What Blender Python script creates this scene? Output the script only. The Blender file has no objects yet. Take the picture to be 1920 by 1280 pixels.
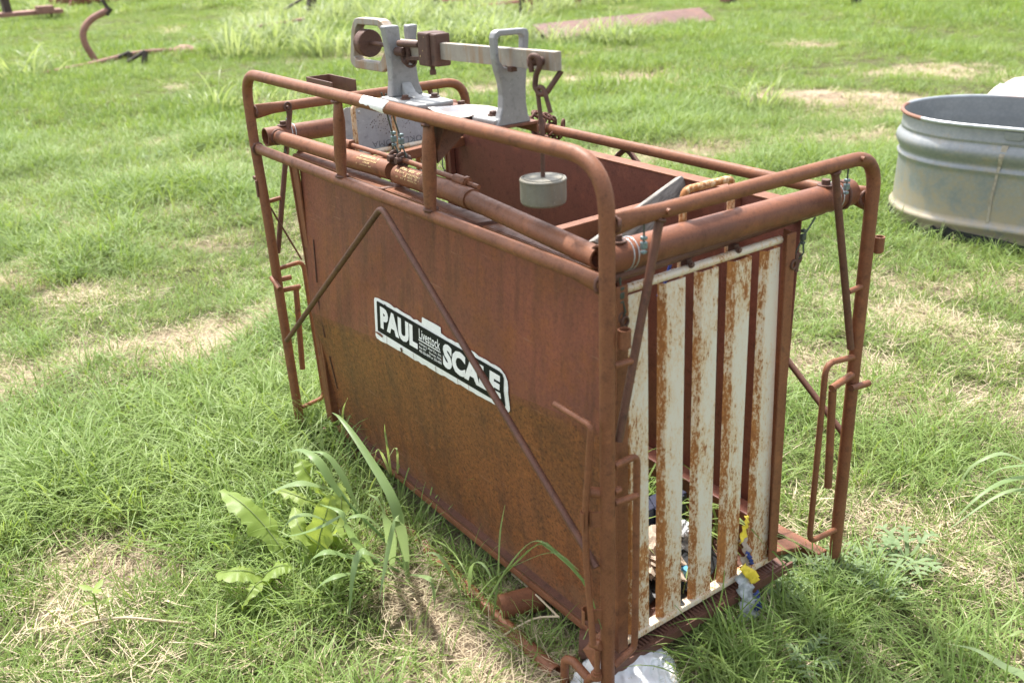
import bpy, bmesh, math, random
import numpy as np
from mathutils import Vector, Matrix, noise as mnoise

random.seed(7)
rng = np.random.default_rng(11)
R = math.radians
scene = bpy.context.scene
C = scene.collection

# ------------------------------------------------------------------ camera
cam = bpy.data.cameras.new('camera')
cam.sensor_width = 36.0
cam.lens = 34.05
cam.clip_start = 0.05
cam.clip_end = 2000
cam.dof.use_dof = True
cam.dof.focus_distance = 2.75
cam.dof.aperture_fstop = 3.6
camo = bpy.data.objects.new('camera', cam)
C.objects.link(camo)
camo.location = (1.2773, -1.1211, 1.6495)
camo.rotation_euler = (R(66.6003), R(2.1743), R(53.9324))
scene.camera = camo

# ------------------------------------------------------------------ light
SUN_EL, SUN_DIR = 63.0, (-0.99, 0.14)          # direction towards the sun, on the ground plane
az = math.atan2(SUN_DIR[0], SUN_DIR[1])         # clockwise from +Y
world = bpy.data.worlds.new('World')
scene.world = world
world.use_nodes = True
wn = world.node_tree
bg = wn.nodes['Background']
sky = wn.nodes.new('ShaderNodeTexSky')
sky.sky_type = 'NISHITA'
sky.sun_disc = False
sky.sun_elevation = R(SUN_EL)
sky.sun_rotation = az
sky.dust_density = 3.0
sky.ozone_density = 1.0
hz = wn.nodes.new('ShaderNodeHueSaturation')      # thin bright haze: the blue of the sky is washed out
hz.inputs['Saturation'].default_value = .42
wn.links.new(sky.outputs[0], hz.inputs['Color'])
wn.links.new(hz.outputs[0], bg.inputs[0])
bg.inputs[1].default_value = 0.15
sl = bpy.data.lights.new('sun', 'SUN')
sl.energy = 3.1
sl.angle = R(3.0)
sl.color = (1.0, 0.96, 0.90)
so = bpy.data.objects.new('sun', sl)
C.objects.link(so)
sd = Vector((SUN_DIR[0] * math.cos(R(SUN_EL)), SUN_DIR[1] * math.cos(R(SUN_EL)), math.sin(R(SUN_EL))))
so.rotation_euler = sd.to_track_quat('Z', 'Y').to_euler()
so.location = (0, 0, 20)
vs = scene.view_settings
vs.view_transform = 'Standard'
vs.look = 'None'
vs.gamma = 1.0
vs.exposure = 1.5
vs.use_curve_mapping = False
scene.cycles.max_bounces = 8
scene.cycles.transparent_max_bounces = 8

# ------------------------------------------------------------------ materials
def newmat(name):
    m = bpy.data.materials.new(name)
    m.use_nodes = True
    nt = m.node_tree
    b = nt.nodes['Principled BSDF']
    return m, nt, b

def N(nt, t, **kw):
    n = nt.nodes.new(t)
    for k, v in kw.items():
        setattr(n, k, v)
    return n

def noise_tex(nt, vec, scale, detail=4, rough=.55, dist=0.):
    n = N(nt, 'ShaderNodeTexNoise')
    n.inputs['Scale'].default_value = scale
    n.inputs['Detail'].default_value = detail
    n.inputs['Roughness'].default_value = rough
    n.inputs['Distortion'].default_value = dist
    nt.links.new(vec, n.inputs['Vector'])
    return n.outputs['Fac']

def ramp(nt, fac, stops):
    r = N(nt, 'ShaderNodeValToRGB')
    e = r.color_ramp.elements
    while len(e) < len(stops):
        e.new(.5)
    for el, (p, c) in zip(e, stops):
        el.position = p
        el.color = (c, c, c, 1) if isinstance(c, (int, float)) else (*c, 1)
    nt.links.new(fac, r.inputs[0])
    return r.outputs[0]

def mixc(nt, fac, a, b, mode='MIX'):
    m = N(nt, 'ShaderNodeMix', data_type='RGBA', blend_type=mode)
    for sock, v in ((m.inputs[0], fac), (m.inputs[6], a), (m.inputs[7], b)):
        if isinstance(v, (int, float)):
            sock.default_value = v
        elif isinstance(v, tuple):
            sock.default_value = (*v, 1)
        else:
            nt.links.new(v, sock)
    return m.outputs[2]

def mathn(nt, op, a, b=None):
    m = N(nt, 'ShaderNodeMath', operation=op)
    for i, v in enumerate((a, b)):
        if v is None:
            continue
        if isinstance(v, (int, float)):
            m.inputs[i].default_value = v
        else:
            nt.links.new(v, m.inputs[i])
    return m.outputs[0]

def bump(nt, b, h, strength=.3, dist=.002):
    n = N(nt, 'ShaderNodeBump')
    n.inputs['Strength'].default_value = strength
    n.inputs['Distance'].default_value = dist
    nt.links.new(h, n.inputs['Height'])
    nt.links.new(n.outputs[0], b.inputs['Normal'])

def wpos(nt):
    return N(nt, 'ShaderNodeNewGeometry').outputs['Position']

def rust_mat(name, ca, cb, cdark, clight, rough=(.45, .7), scale=1., pit=.5, spec=.3):
    m, nt, b = newmat(name)
    v = wpos(nt)
    big = noise_tex(nt, v, 5 * scale, 5, .6)
    mid = noise_tex(nt, v, 38 * scale, 6, .65)
    fine = noise_tex(nt, v, 260 * scale, 4, .7)
    c = mixc(nt, ramp(nt, big, [(.35, 0.), (.68, 1.)]), ca, cb)
    c = mixc(nt, ramp(nt, mid, [(.54, 0.), (.74, .75)]), c, cdark)
    c = mixc(nt, ramp(nt, fine, [(.52, 0.), (.72, pit)]), c, cdark)
    c = mixc(nt, ramp(nt, fine, [(.25, .55), (.42, 0.)]), c, clight)
    worn = noise_tex(nt, v, 17 * scale, 6, .72)
    c = mixc(nt, ramp(nt, worn, [(.55, 0.), (.70, .6)]), c, tuple(min(1, x * q) for x, q in zip(ca, (1.45, 1.42, 1.25))))
    c = mixc(nt, ramp(nt, worn, [(.27, .6), (.40, 0.)]), c, tuple(x * .62 for x in cb))
    nt.links.new(c, b.inputs['Base Color'])
    nt.links.new(ramp(nt, mid, [(.3, rough[0]), (.75, rough[1])]), b.inputs['Roughness'])
    b.inputs['Specular IOR Level'].default_value = spec
    bump(nt, b, mathn(nt, 'ADD', mathn(nt, 'MULTIPLY', fine, .6), mid), .35, .0016)
    return m

M = {}
M['pipe'] = rust_mat('rusty_red_pipe', (.225, .090, .044), (.175, .067, .031), (.068, .030, .018), (.285, .130, .068), (.44, .70), pit=.75, spec=.32)
M['pipe_dark'] = rust_mat('rusty_dark_pipe', (.145, .066, .044), (.11, .053, .036), (.05, .028, .021), (.21, .11, .075), (.42, .68), pit=.8)
M['cross'] = rust_mat('rusty_orange_pipe', (.205, .078, .040), (.15, .062, .038), (.068, .031, .021), (.28, .125, .065), (.42, .68), pit=.75, spec=.32)
M['steel_dark'] = rust_mat('dark_bolt_rust', (.115, .058, .040), (.085, .047, .036), (.038, .026, .022), (.19, .11, .08), (.5, .75))
M['chain'] = rust_mat('chain_rust', (.15, .065, .042), (.11, .052, .037), (.045, .028, .02), (.24, .12, .08), (.55, .75))
M['inner'] = rust_mat('inner_panel_rust', (.19, .070, .048), (.15, .058, .040), (.065, .029, .022), (.25, .105, .075), (.4, .6), pit=.7)
M['far_rust'] = rust_mat('weathered_far_rust', (.30, .155, .12), (.22, .11, .085), (.12, .06, .05), (.38, .23, .19), (.6, .8))

def panel_mat():
    m, nt, b = newmat('rusty_side_panel')
    v = wpos(nt)
    def stretched(scale, vec):
        mp = N(nt, 'ShaderNodeMapping'); mp.inputs['Scale'].default_value = vec
        nt.links.new(v, mp.inputs['Vector'])
        return mp.outputs[0]
    big = noise_tex(nt, v, 3.2, 6, .6)
    patch = noise_tex(nt, v, 9, 7, .72)
    streak = noise_tex(nt, stretched(1, (1, 1, .10)), 30, 5, .6)
    scr = noise_tex(nt, stretched(1, (.06, 1, 1)), 120, 3, .5)
    mid = noise_tex(nt, v, 42, 8, .75)
    grain = noise_tex(nt, v, 120, 4, .75)
    fine = noise_tex(nt, v, 260, 4, .75)
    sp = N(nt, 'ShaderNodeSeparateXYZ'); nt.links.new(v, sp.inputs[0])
    # tone break at the bend set in colour: purplish red above, orange-brown below
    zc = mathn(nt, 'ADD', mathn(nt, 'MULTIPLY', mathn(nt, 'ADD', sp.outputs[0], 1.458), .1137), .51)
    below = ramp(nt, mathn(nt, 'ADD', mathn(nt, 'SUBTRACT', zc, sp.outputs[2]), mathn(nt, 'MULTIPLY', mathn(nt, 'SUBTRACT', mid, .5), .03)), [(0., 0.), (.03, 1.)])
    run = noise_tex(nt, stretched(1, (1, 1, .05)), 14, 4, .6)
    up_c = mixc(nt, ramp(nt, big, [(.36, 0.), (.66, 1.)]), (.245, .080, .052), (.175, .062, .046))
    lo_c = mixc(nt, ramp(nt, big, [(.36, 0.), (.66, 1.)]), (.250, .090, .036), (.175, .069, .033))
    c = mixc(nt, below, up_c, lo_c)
    k = ramp(nt, below, [(0., .42), (1., 1.)])         # speckle is weaker above the bend
    def lay(c, f, stops, col):
        return mixc(nt, mathn(nt, 'MULTIPLY', ramp(nt, f, stops), k), c, col)
    c = mixc(nt, ramp(nt, patch, [(.50, 0.), (.66, .65)]), c, (.235, .078, .030))
    c = mixc(nt, ramp(nt, run, [(.50, 0.), (.64, .55)]), c, (.095, .040, .030))
    c = mixc(nt, ramp(nt, run, [(.30, .45), (.42, 0.)]), c, (.225, .088, .050))
    c = mixc(nt, ramp(nt, streak, [(.52, 0.), (.72, .6)]), c, (.080, .036, .027))
    c = lay(c, mid, [(.50, 0.), (.66, .6)], (.34, .120, .040))
    c = lay(c, grain, [(.50, 0.), (.64, .9)], (.070, .031, .020))
    c = lay(c, grain, [(.28, .75), (.42, 0.)], (.37, .145, .058))
    c = lay(c, fine, [(.52, 0.), (.66, .8)], (.065, .030, .02))
    c = mixc(nt, ramp(nt, scr, [(.68, 0.), (.72, .55)]), c, (.29, .15, .10))
    splash = mathn(nt, 'ADD', ramp(nt, sp.outputs[2], [(.08, .34), (.30, 0.)]), mathn(nt, 'MULTIPLY', mathn(nt, 'SUBTRACT', patch, .5), .8))
    c = mixc(nt, ramp(nt, splash, [(.18, 0.), (.42, .6)]), c, (.21, .125, .075))
    c = mixc(nt, ramp(nt, mid, [(.70, 0.), (.75, .85)]), c, (.035, .024, .02))
    nt.links.new(c, b.inputs['Base Color'])
    nt.links.new(ramp(nt, grain, [(.3, .30), (.75, .56)]), b.inputs['Roughness'])
    b.inputs['Specular IOR Level'].default_value = .28
    h = mathn(nt, 'ADD', mathn(nt, 'MULTIPLY', grain, .5), mathn(nt, 'MULTIPLY', mid, .9))
    h = mathn(nt, 'ADD', h, mathn(nt, 'MULTIPLY', big, 9.))
    bump(nt, b, h, .22, .0016)
    return m
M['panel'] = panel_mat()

def flaked_paint(name, paint, amount=.5, lowz=True, freq=1.):
    m, nt, b = newmat(name)
    v = wpos(nt)
    oi = N(nt, 'ShaderNodeObjectInfo')
    add = N(nt, 'ShaderNodeVectorMath', operation='ADD')
    comb = N(nt, 'ShaderNodeCombineXYZ')
    nt.links.new(mathn(nt, 'MULTIPLY', oi.outputs['Random'], 7.), comb.inputs[2])
    nt.links.new(v, add.inputs[0]); nt.links.new(comb.outputs[0], add.inputs[1])
    mp = N(nt, 'ShaderNodeMapping'); mp.inputs['Scale'].default_value = (1, 1, .42)
    nt.links.new(add.outputs[0], mp.inputs['Vector'])
    vv = mp.outputs[0]
    big = noise_tex(nt, vv, 13 * freq, 3, .6)
    mid = noise_tex(nt, vv, 88 * freq, 5, .7)
    fine = noise_tex(nt, vv, 230 * freq, 5, .8)
    f = mathn(nt, 'ADD', mathn(nt, 'MULTIPLY', big, .46), mathn(nt, 'MULTIPLY', mid, .40))
    f = mathn(nt, 'ADD', f, mathn(nt, 'MULTIPLY', fine, .54))
    wear = N(nt, 'ShaderNodeAttribute'); wear.attribute_name = 'wear'
    f = mathn(nt, 'ADD', f, mathn(nt, 'MULTIPLY', wear.outputs['Fac'], .09))
    if lowz:
        sp = N(nt, 'ShaderNodeSeparateXYZ'); nt.links.new(v, sp.inputs[0])
        zz = ramp(nt, sp.outputs[2], [(.10, .075), (.40, .0), (.86, 0.), (.97, .05)])
        f = mathn(nt, 'ADD', f, zz)
        f = mathn(nt, 'ADD', f, mathn(nt, 'MULTIPLY', mathn(nt, 'SUBTRACT', oi.outputs['Random'], .5), .05))
    th = .795 - .05 * amount
    mask = ramp(nt, f, [(th, 0.), (th + .045, 1.)])
    stain = ramp(nt, f, [(th - .10, 0.), (th + .02, .75)])
    rustc = mixc(nt, ramp(nt, mid, [(.35, 0.), (.65, 1.)]), (.50, .215, .055), (.31, .12, .036))
    rustc = mixc(nt, ramp(nt, fine, [(.5, 0.), (.68, .75)]), rustc, (.15, .062, .032))
    pc = mixc(nt, ramp(nt, big, [(.4, 0.), (.7, .35)]), paint, (.58, .52, .42))
    pc = mixc(nt, stain, pc, (.62, .39, .17))
    c = mixc(nt, mask, pc, rustc)
    nt.links.new(c, b.inputs['Base Color'])
    nt.links.new(ramp(nt, mask, [(0, .42), (1, .8)]), b.inputs['Roughness'])
    bump(nt, b, mathn(nt, 'SUBTRACT', mathn(nt, 'MULTIPLY', fine, .4), mask), .4, .001)
    return m
M['white_rust'] = flaked_paint('flaked_white_paint', (.66, .60, .505), .8)
M['rail_rust'] = flaked_paint('flaked_cream_paint', (.62, .55, .44), .9, False)
M['handle_rust'] = flaked_paint('worn_handle_paint', (.62, .48, .33), 1.9, False)

def cast_mat(name, ca, cb, stain=None, rough=.55, metal=.35):
    m, nt, b = newmat(name)
    v = wpos(nt)
    big = noise_tex(nt, v, 22, 4, .6)
    fine = noise_tex(nt, v, 300, 3, .6)
    c = mixc(nt, ramp(nt, big, [(.35, 0.), (.7, 1.)]), ca, cb)
    grime = noise_tex(nt, v, 75, 6, .7)
    c = mixc(nt, ramp(nt, grime, [(.55, 0.), (.72, .6)]), c, tuple(x * .45 for x in ca))
    c = mixc(nt, ramp(nt, grime, [(.26, .6), (.40, 0.)]), c, tuple(min(.7, x * 1.7) for x in ca))
    c = mixc(nt, ramp(nt, fine, [(.66, 0.), (.72, .7)]), c, (.62, .61, .58))
    if stain:
        mp = N(nt, 'ShaderNodeMapping'); mp.inputs['Scale'].default_value = (1, 1, .15)
        nt.links.new(v, mp.inputs['Vector'])
        st = noise_tex(nt, mp.outputs[0], 38, 4, .6)
        c = mixc(nt, ramp(nt, st, [(.47, 0.), (.62, .75)]), c, stain)
    nt.links.new(c, b.inputs['Base Color'])
    b.inputs['Roughness'].default_value = rough
    b.inputs['Metallic'].default_value = metal
    bump(nt, b, fine, .25, .0012)
    return m
M['cast'] = cast_mat('grey_cast_aluminium', (.245, .245, .245), (.31, .31, .307))
M['cast_base'] = cast_mat('chalky_cast_base', (.42, .42, .40), (.30, .30, .29))
M['beam'] = cast_mat('stained_aluminium_beam', (.34, .31, .265), (.275, .245, .21), (.29, .18, .10), .5, .25)
M['weight'] = cast_mat('weathered_zinc_weight', (.205, .195, .16), (.155, .148, .125), (.19, .165, .12), .6, .3)
M['label_sheet'] = cast_mat('faded_label_sheet', (.56, .54, .51), (.47, .43, .41), (.50, .40, .34), .5, .2)
M['plate'] = cast_mat('bare_plate_aluminium', (.40, .42, .44), (.33, .345, .365), None, .45, .4)

def simple(name, col, rough=.6, spec=.4, var=.0, scale=40., metal=0.):
    m, nt, b = newmat(name)
    if var:
        v = wpos(nt)
        n = noise_tex(nt, v, scale, 5, .6)
        d = tuple(x * (1 - var) for x in col)
        l = tuple(min(1, x * (1 + var)) for x in col)
        nt.links.new(mixc(nt, ramp(nt, n, [(.35, 0.), (.65, 1.)]), d, l), b.inputs['Base Color'])
        bump(nt, b, n, .15, .002)
    else:
        b.inputs['Base Color'].default_value = (*col, 1)
    b.inputs['Roughness'].default_value = rough
    b.inputs['Specular IOR Level'].default_value = spec
    b.inputs['Metallic'].default_value = metal
    return m
M['white'] = simple('sticker_white', (.80, .80, .78), .5, .4, .06, 60)
M['black'] = simple('sticker_black', (.012, .013, .012), .6, .15, .3, 60)
M['paint_white'] = simple('white_paint_patch', (.84, .83, .80), .6, .3, .04)
M['yellow_print'] = simple('pale_yellow_print', (.66, .50, .24), .6, .3, .3, 400)
M['print_grey'] = simple('faded_grey_print', (.17, .17, .18), .6, .3, .2, 200)
M['pit_dark'] = simple('corroded_spot', (.16, .13, .12), .8, .2, .3, 500)
M['cable'] = simple('green_steel_cable', (.07, .085, .07), .45, .5, .3, 300, .3)
M['clip'] = simple('blue_grey_clip', (.17, .23, .23), .4, .5, .3, 300, .4)
M['zinc'] = simple('bright_zinc', (.55, .57, .58), .35, .5, .15, 200, .6)
M['wood'] = None
M['paper'] = simple('crumpled_brown_paper', (.36, .29, .225), .8, .2, .25, 60)
M['black_plastic'] = simple('black_plastic_scrap', (.02, .021, .023), .35, .5)
M['green_dark'] = simple('olive_plastic_scrap', (.06, .065, .05), .4, .5, .3)
M['navy'] = simple('navy_plastic', (.022, .026, .05), .4, .5)
M['blue'] = simple('sky_blue_plastic', (.10, .30, .48), .4, .5)
M['blue_deep'] = simple('deep_blue_print', (.015, .03, .16), .4, .5)
M['yellow'] = simple('yellow_ribbon', (.80, .60, .06), .5, .4, .15, 60)
M['film'] = simple('grey_plastic_film', (.36, .37, .38), .35, .6, .25, 80)
M['bag'] = simple('white_plastic_bag', (.70, .71, .72), .4, .5, .05, 30)
M['tub'] = simple('white_moulded_plastic', (.80, .79, .74), .4, .5, .03, 8)
M['rubber'] = simple('black_rubber', (.018, .018, .019), .75, .3, .3, 50)
M['red_paint'] = rust_mat('faded_red_machine_paint', (.20, .045, .035), (.14, .04, .03), (.06, .025, .02), (.25, .09, .07), (.5, .7))
M['dark_steel'] = rust_mat('dark_machine_steel', (.07, .05, .042), (.05, .038, .034), (.03, .022, .02), (.11, .07, .055), (.5, .7))

def wood_mat():
    m, nt, b = newmat('grey_weathered_wood')
    tc = N(nt, 'ShaderNodeTexCoord')
    mp = N(nt, 'ShaderNodeMapping'); mp.inputs['Scale'].default_value = (2.5, 16, 16)
    nt.links.new(tc.outputs['Object'], mp.inputs['Vector'])
    g = noise_tex(nt, mp.outputs[0], 4, 8, .7, .4)
    c = ramp(nt, g, [(.34, (.05, .045, .04)), (.5, (.19, .175, .155)), (.66, (.32, .30, .27))])
    nt.links.new(c, b.inputs['Base Color'])
    b.inputs['Roughness'].default_value = .85
    bump(nt, b, g, .7, .004)
    return m
M['wood'] = wood_mat()
M['sheet'] = rust_mat('greyed_rust_sheet', (.165, .082, .058), (.125, .068, .052), (.075, .040, .030), (.22, .125, .095), (.45, .65), .25, .5, .22)

def galv_mat(name, dirt=True):
    m, nt, b = newmat(name)
    v = wpos(nt)
    vor = N(nt, 'ShaderNodeTexVoronoi'); vor.inputs['Scale'].default_value = 55
    nt.links.new(v, vor.inputs['Vector'])
    big = noise_tex(nt, v, 4, 5, .6)
    mid = noise_tex(nt, v, 16, 6, .7)
    c = mixc(nt, ramp(nt, big, [(.35, 0.), (.65, 1.)]), (.255, .265, .265), (.325, .330, .325))
    c = mixc(nt, mathn(nt, 'MULTIPLY', vor.outputs['Distance'], .5), c, (.18, .20, .21))
    if dirt:
        sp = N(nt, 'ShaderNodeSeparateXYZ'); nt.links.new(v, sp.inputs[0])
        z = ramp(nt, sp.outputs[2], [(.05, .75), (.30, .36), (.50, .10), (.62, 0.)])
        x = ramp(nt, mathn(nt, 'MULTIPLY', mathn(nt, 'ADD', sp.outputs[0], 1.75), -1.), [(0.0, 0.), (.25, .4)])
        f = mathn(nt, 'ADD', z, mathn(nt, 'MULTIPLY', mathn(nt, 'SUBTRACT', mid, .5), 1.6))
        f = mathn(nt, 'ADD', f, mathn(nt, 'MULTIPLY', mathn(nt, 'SUBTRACT', big, .5), .9))
        c = mixc(nt, ramp(nt, f, [(.17, 0.), (.70, .85)]), c, (.36, .295, .20))
    nt.links.new(c, b.inputs['Base Color'])
    b.inputs['Metallic'].default_value = .35
    nt.links.new(ramp(nt, mid, [(.3, .38), (.7, .6)]), b.inputs['Roughness'])
    bump(nt, b, mid, .08, .004)
    return m
M['galv'] = galv_mat('galvanised_steel')
M['galv_in'] = galv_mat('galvanised_steel_inside', False)
def rim_mat():
    m, nt, b = newmat('tank_rim_half_rusted')
    v = wpos(nt)
    sub_ = N(nt, 'ShaderNodeVectorMath', operation='SUBTRACT'); nt.links.new(v, sub_.inputs[0]); sub_.inputs[1].default_value = (-1.52, 4.075, 0)
    def dot(vec):
        d = N(nt, 'ShaderNodeVectorMath', operation='DOT_PRODUCT'); nt.links.new(sub_.outputs[0], d.inputs[0]); d.inputs[1].default_value = vec
        return d.outputs['Value']
    al, ac = dot((.97, .243, 0)), dot((-.243, .97, 0))
    n = noise_tex(nt, v, 7, 5, .7); n2 = noise_tex(nt, v, 60, 4, .7)
    f = mathn(nt, 'ADD', al, mathn(nt, 'MULTIPLY', n, .5))
    front = mathn(nt, 'MULTIPLY', ramp(nt, mathn(nt, 'MULTIPLY', f, -1.), [(-.30, 0.), (0., 1.)]), ramp(nt, ac, [(.0, 1.), (.05, 0.)]))
    f2 = ramp(nt, mathn(nt, 'ADD', al, .5), [(.36, 0.), (.5, .75)])
    back = mathn(nt, 'MULTIPLY', f2, ramp(nt, ac, [(.1, 0.), (.3, 1.)]))
    f = mathn(nt, 'MAXIMUM', front, mathn(nt, 'MULTIPLY', back, ramp(nt, n, [(.35, .3), (.6, 1.)])))
    base = mixc(nt, ramp(nt, n, [(.4, 0.), (.6, 1.)]), (.34, .36, .37), (.46, .48, .49))
    rust = mixc(nt, n2, (.27, .125, .075), (.17, .085, .06))
    nt.links.new(mixc(nt, f, base, rust), b.inputs['Base Color'])
    nt.links.new(ramp(nt, f, [(0., .5), (1., 0.)]), b.inputs['Metallic'])
    nt.links.new(ramp(nt, f, [(0., .32), (1., .75)]), b.inputs['Roughness'])
    return m
M['rim_rust'] = rim_mat()

def leaf_mat(name, ca, cb, cc, trans=.4, rough=.45, scale=.8, base=None):
    m, nt, b = newmat(name)
    oi = N(nt, 'ShaderNodeObjectInfo')
    v = wpos(nt)
    big = noise_tex(nt, v, scale, 3, .6)
    at = N(nt, 'ShaderNodeAttribute'); at.attribute_name = 'hue'
    tip = N(nt, 'ShaderNodeAttribute'); tip.attribute_name = 'along'
    c = mixc(nt, ramp(nt, big, [(.36, 0.), (.64, 1.)]), ca, cb)
    f = mathn(nt, 'ADD', mathn(nt, 'MULTIPLY', oi.outputs['Random'], .35), mathn(nt, 'MULTIPLY', at.outputs['Fac'], .65))
    c = mixc(nt, f, c, cc)
    if base:
        c = mixc(nt, ramp(nt, tip.outputs['Fac'], [(0, .75), (.35, 0.)]), c, base)
    nt.links.new(c, b.inputs['Base Color'])
    b.inputs['Roughness'].default_value = rough
    b.inputs['Specular IOR Level'].default_value = .22
    tr = N(nt, 'ShaderNodeBsdfTranslucent')
    hs = N(nt, 'ShaderNodeHueSaturation'); hs.inputs['Value'].default_value = 1.5
    hs.inputs['Hue'].default_value = .485; hs.inputs['Saturation'].default_value = 1.15
    nt.links.new(c, hs.inputs['Color']); nt.links.new(hs.outputs[0], tr.inputs[0])
    mx = N(nt, 'ShaderNodeMixShader'); mx.inputs[0].default_value = trans
    nt.links.new(b.outputs[0], mx.inputs[1]); nt.links.new(tr.outputs[0], mx.inputs[2])
    nt.links.new(mx.outputs[0], nt.nodes['Material Output'].inputs[0])
    return m
M['grass'] = leaf_mat('bermuda_grass', (.160, .252, .046), (.102, .195, .032), (.250, .320, .112), .33, .46, .9, (.36, .34, .19))
M['straw'] = leaf_mat('dry_straw', (.50, .41, .27), (.42, .34, .22), (.60, .51, .36), .2, .6, 1.5)
M['tall_grass'] = leaf_mat('tall_johnson_grass', (.20, .275, .085), (.225, .295, .10), (.30, .35, .17), .42, .42, 1.2)
M['weed_leaf'] = leaf_mat('broad_weed_leaf', (.19, .285, .06), (.22, .31, .08), (.28, .35, .10), .45, .42, 4)
M['jgrass'] = leaf_mat('broad_grass_blade', (.17, .27, .09), (.19, .285, .11), (.25, .32, .16), .4, .38, 4)
M['small_weed'] = leaf_mat('small_weed_leaf', (.155, .225, .10), (.17, .24, .11), (.20, .27, .13), .3, .5, 6)

# ------------------------------------------------------------------ mesh helpers
class MB:
    def __init__(s):
        s.v = []; s.f = []; s.m = []; s.sm = []
    def add(s, vs, fs, mi=0, smooth=False):
        o = len(s.v)
        s.v += [tuple(v) for v in vs]
        for f in fs:
            s.f.append(tuple(i + o for i in f)); s.m.append(mi); s.sm.append(smooth)
        return s
    def build(s, name, mats, parent=None, bevel=0., smooth_all=False):
        me = bpy.data.meshes.new(name)
        me.from_pydata(s.v, [], s.f)
        if not isinstance(mats, (list, tuple)):
            mats = [mats]
        for m in mats:
            me.materials.append(m)
        me.polygons.foreach_set('material_index', s.m)
        me.polygons.foreach_set('use_smooth', [True] * len(s.f) if smooth_all else s.sm)
        me.update()
        o = bpy.data.objects.new(name, me)
        C.objects.link(o)
        if parent:
            o.parent = parent
        if bevel:
            b = o.modifiers.new('bevel', 'BEVEL'); b.width = bevel; b.segments = 2; b.limit_method = 'ANGLE'
        return o

def V(p):
    return Vector(p)

def fillet(pts, r, n=6):
    pts = [V(p) for p in pts]
    out = [pts[0]]
    for i in range(1, len(pts) - 1):
        a, b, c = pts[i - 1], pts[i], pts[i + 1]
        d1 = (a - b); d2 = (c - b)
        ang = d1.angle(d2)
        if ang > math.pi - .02:
            out.append(b); continue
        t = min(r / math.tan(ang / 2), d1.length * .48, d2.length * .48)
        p1 = b + d1.normalized() * t; p2 = b + d2.normalized() * t
        for k in range(n + 1):
            u = k / n
            out.append((1 - u) ** 2 * p1 * 1. + 2 * u * (1 - u) * b * 1. + u * u * p2 * 1.)
    out.append(pts[-1])
    return out

def tube(mb, pts, r, seg=12, caps=True, mi=0, flat=None, hollow=0., hollow_end='both'):
    """pts: path. r: radius or list. flat: list of (sx, sz) scale pairs per point against the world up axis."""
    pts = [V(p) for p in pts]
    n = len(pts)
    rs = r if isinstance(r, (list, tuple)) else [r] * n
    T = []
    for i in range(n):
        a = pts[max(0, i - 1)]; b = pts[min(n - 1, i + 1)]
        T.append((b - a).normalized())
    up = V((0, 0, 1)) if abs(T[0].z) < .9 else V((0, 1, 0))
    u = (up - T[0] * up.dot(T[0])).normalized()
    rings = []
    for i in range(n):
        u = (u - T[i] * u.dot(T[i])).normalized()
        w = T[i].cross(u)
        sx, sz = flat[i] if flat else (1, 1)
        rings.append([pts[i] + (u * math.sin(2 * math.pi * k / seg) * sz + w * math.cos(2 * math.pi * k / seg) * sx) * rs[i] for k in range(seg)])
    vs = [p for ring in rings for p in ring]
    fs = []
    for i in range(n - 1):
        for k in range(seg):
            a = i * seg + k; b = i * seg + (k + 1) % seg
            fs.append((a, b, b + seg, a + seg))
    mb.add(vs, fs, mi, True)
    if hollow:
        for end, d in ((0, 1), (n - 1, -1)):
            if hollow_end not in ('both', end):
                mb.add(rings[end], [tuple(range(seg))], mi)
                continue
            c = pts[end]
            ri = [c + (p - c) * hollow for p in rings[end]]
            dp = T[end] * d * rs[end] * 3
            rd = [p + dp for p in ri]
            vv = rings[end] + ri + rd
            ff = []
            for k in range(seg):
                k2 = (k + 1) % seg
                ff.append((k, k2, seg + k2, seg + k)); ff.append((seg + k, seg + k2, 2 * seg + k2, 2 * seg + k))
            ff.append(tuple(range(2 * seg, 3 * seg)))
            mb.add(vv, ff, mi)
    elif caps:
        mb.add(rings[0], [tuple(range(seg))], mi)
        mb.add(rings[-1], [tuple(range(seg))], mi)
    return mb

def box(mb, c, s, rot=None, mi=0):
    hx, hy, hz = s[0] / 2, s[1] / 2, s[2] / 2
    vs = [V((x, y, z)) for x in (-hx, hx) for y in (-hy, hy) for z in (-hz, hz)]
    if rot is not None:
        vs = [rot @ v for v in vs]
    vs = [v + V(c) for v in vs]
    mb.add(vs, [(0, 1, 3, 2), (4, 6, 7, 5), (0, 4, 5, 1), (2, 3, 7, 6), (0, 2, 6, 4), (1, 5, 7, 3)], mi)
    return mb

def hexa(mb, p8, mi=0):
    """p8: bottom 4 (ccw) then top 4"""
    mb.add(p8, [(3, 2, 1, 0), (4, 5, 6, 7), (0, 1, 5, 4), (1, 2, 6, 5), (2, 3, 7, 6), (3, 0, 4, 7)], mi)
    return mb

def bar(mb, a, b, w, h, mi=0, up=(0, 0, 1)):
    a, b = V(a), V(b)
    t = (b - a).normalized(); up = V(up)
    s = t.cross(up).normalized(); u = s.cross(t)
    p = []
    for q in (a, b):
        p.append([q - s * w / 2 - u * h / 2, q + s * w / 2 - u * h / 2, q + s * w / 2 + u * h / 2, q - s * w / 2 + u * h / 2])
    mb.add(p[0] + p[1], [(0, 1, 2, 3), (7, 6, 5, 4), (0, 4, 5, 1), (1, 5, 6, 2), (2, 6, 7, 3), (3, 7, 4, 0)], mi)
    return mb

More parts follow.
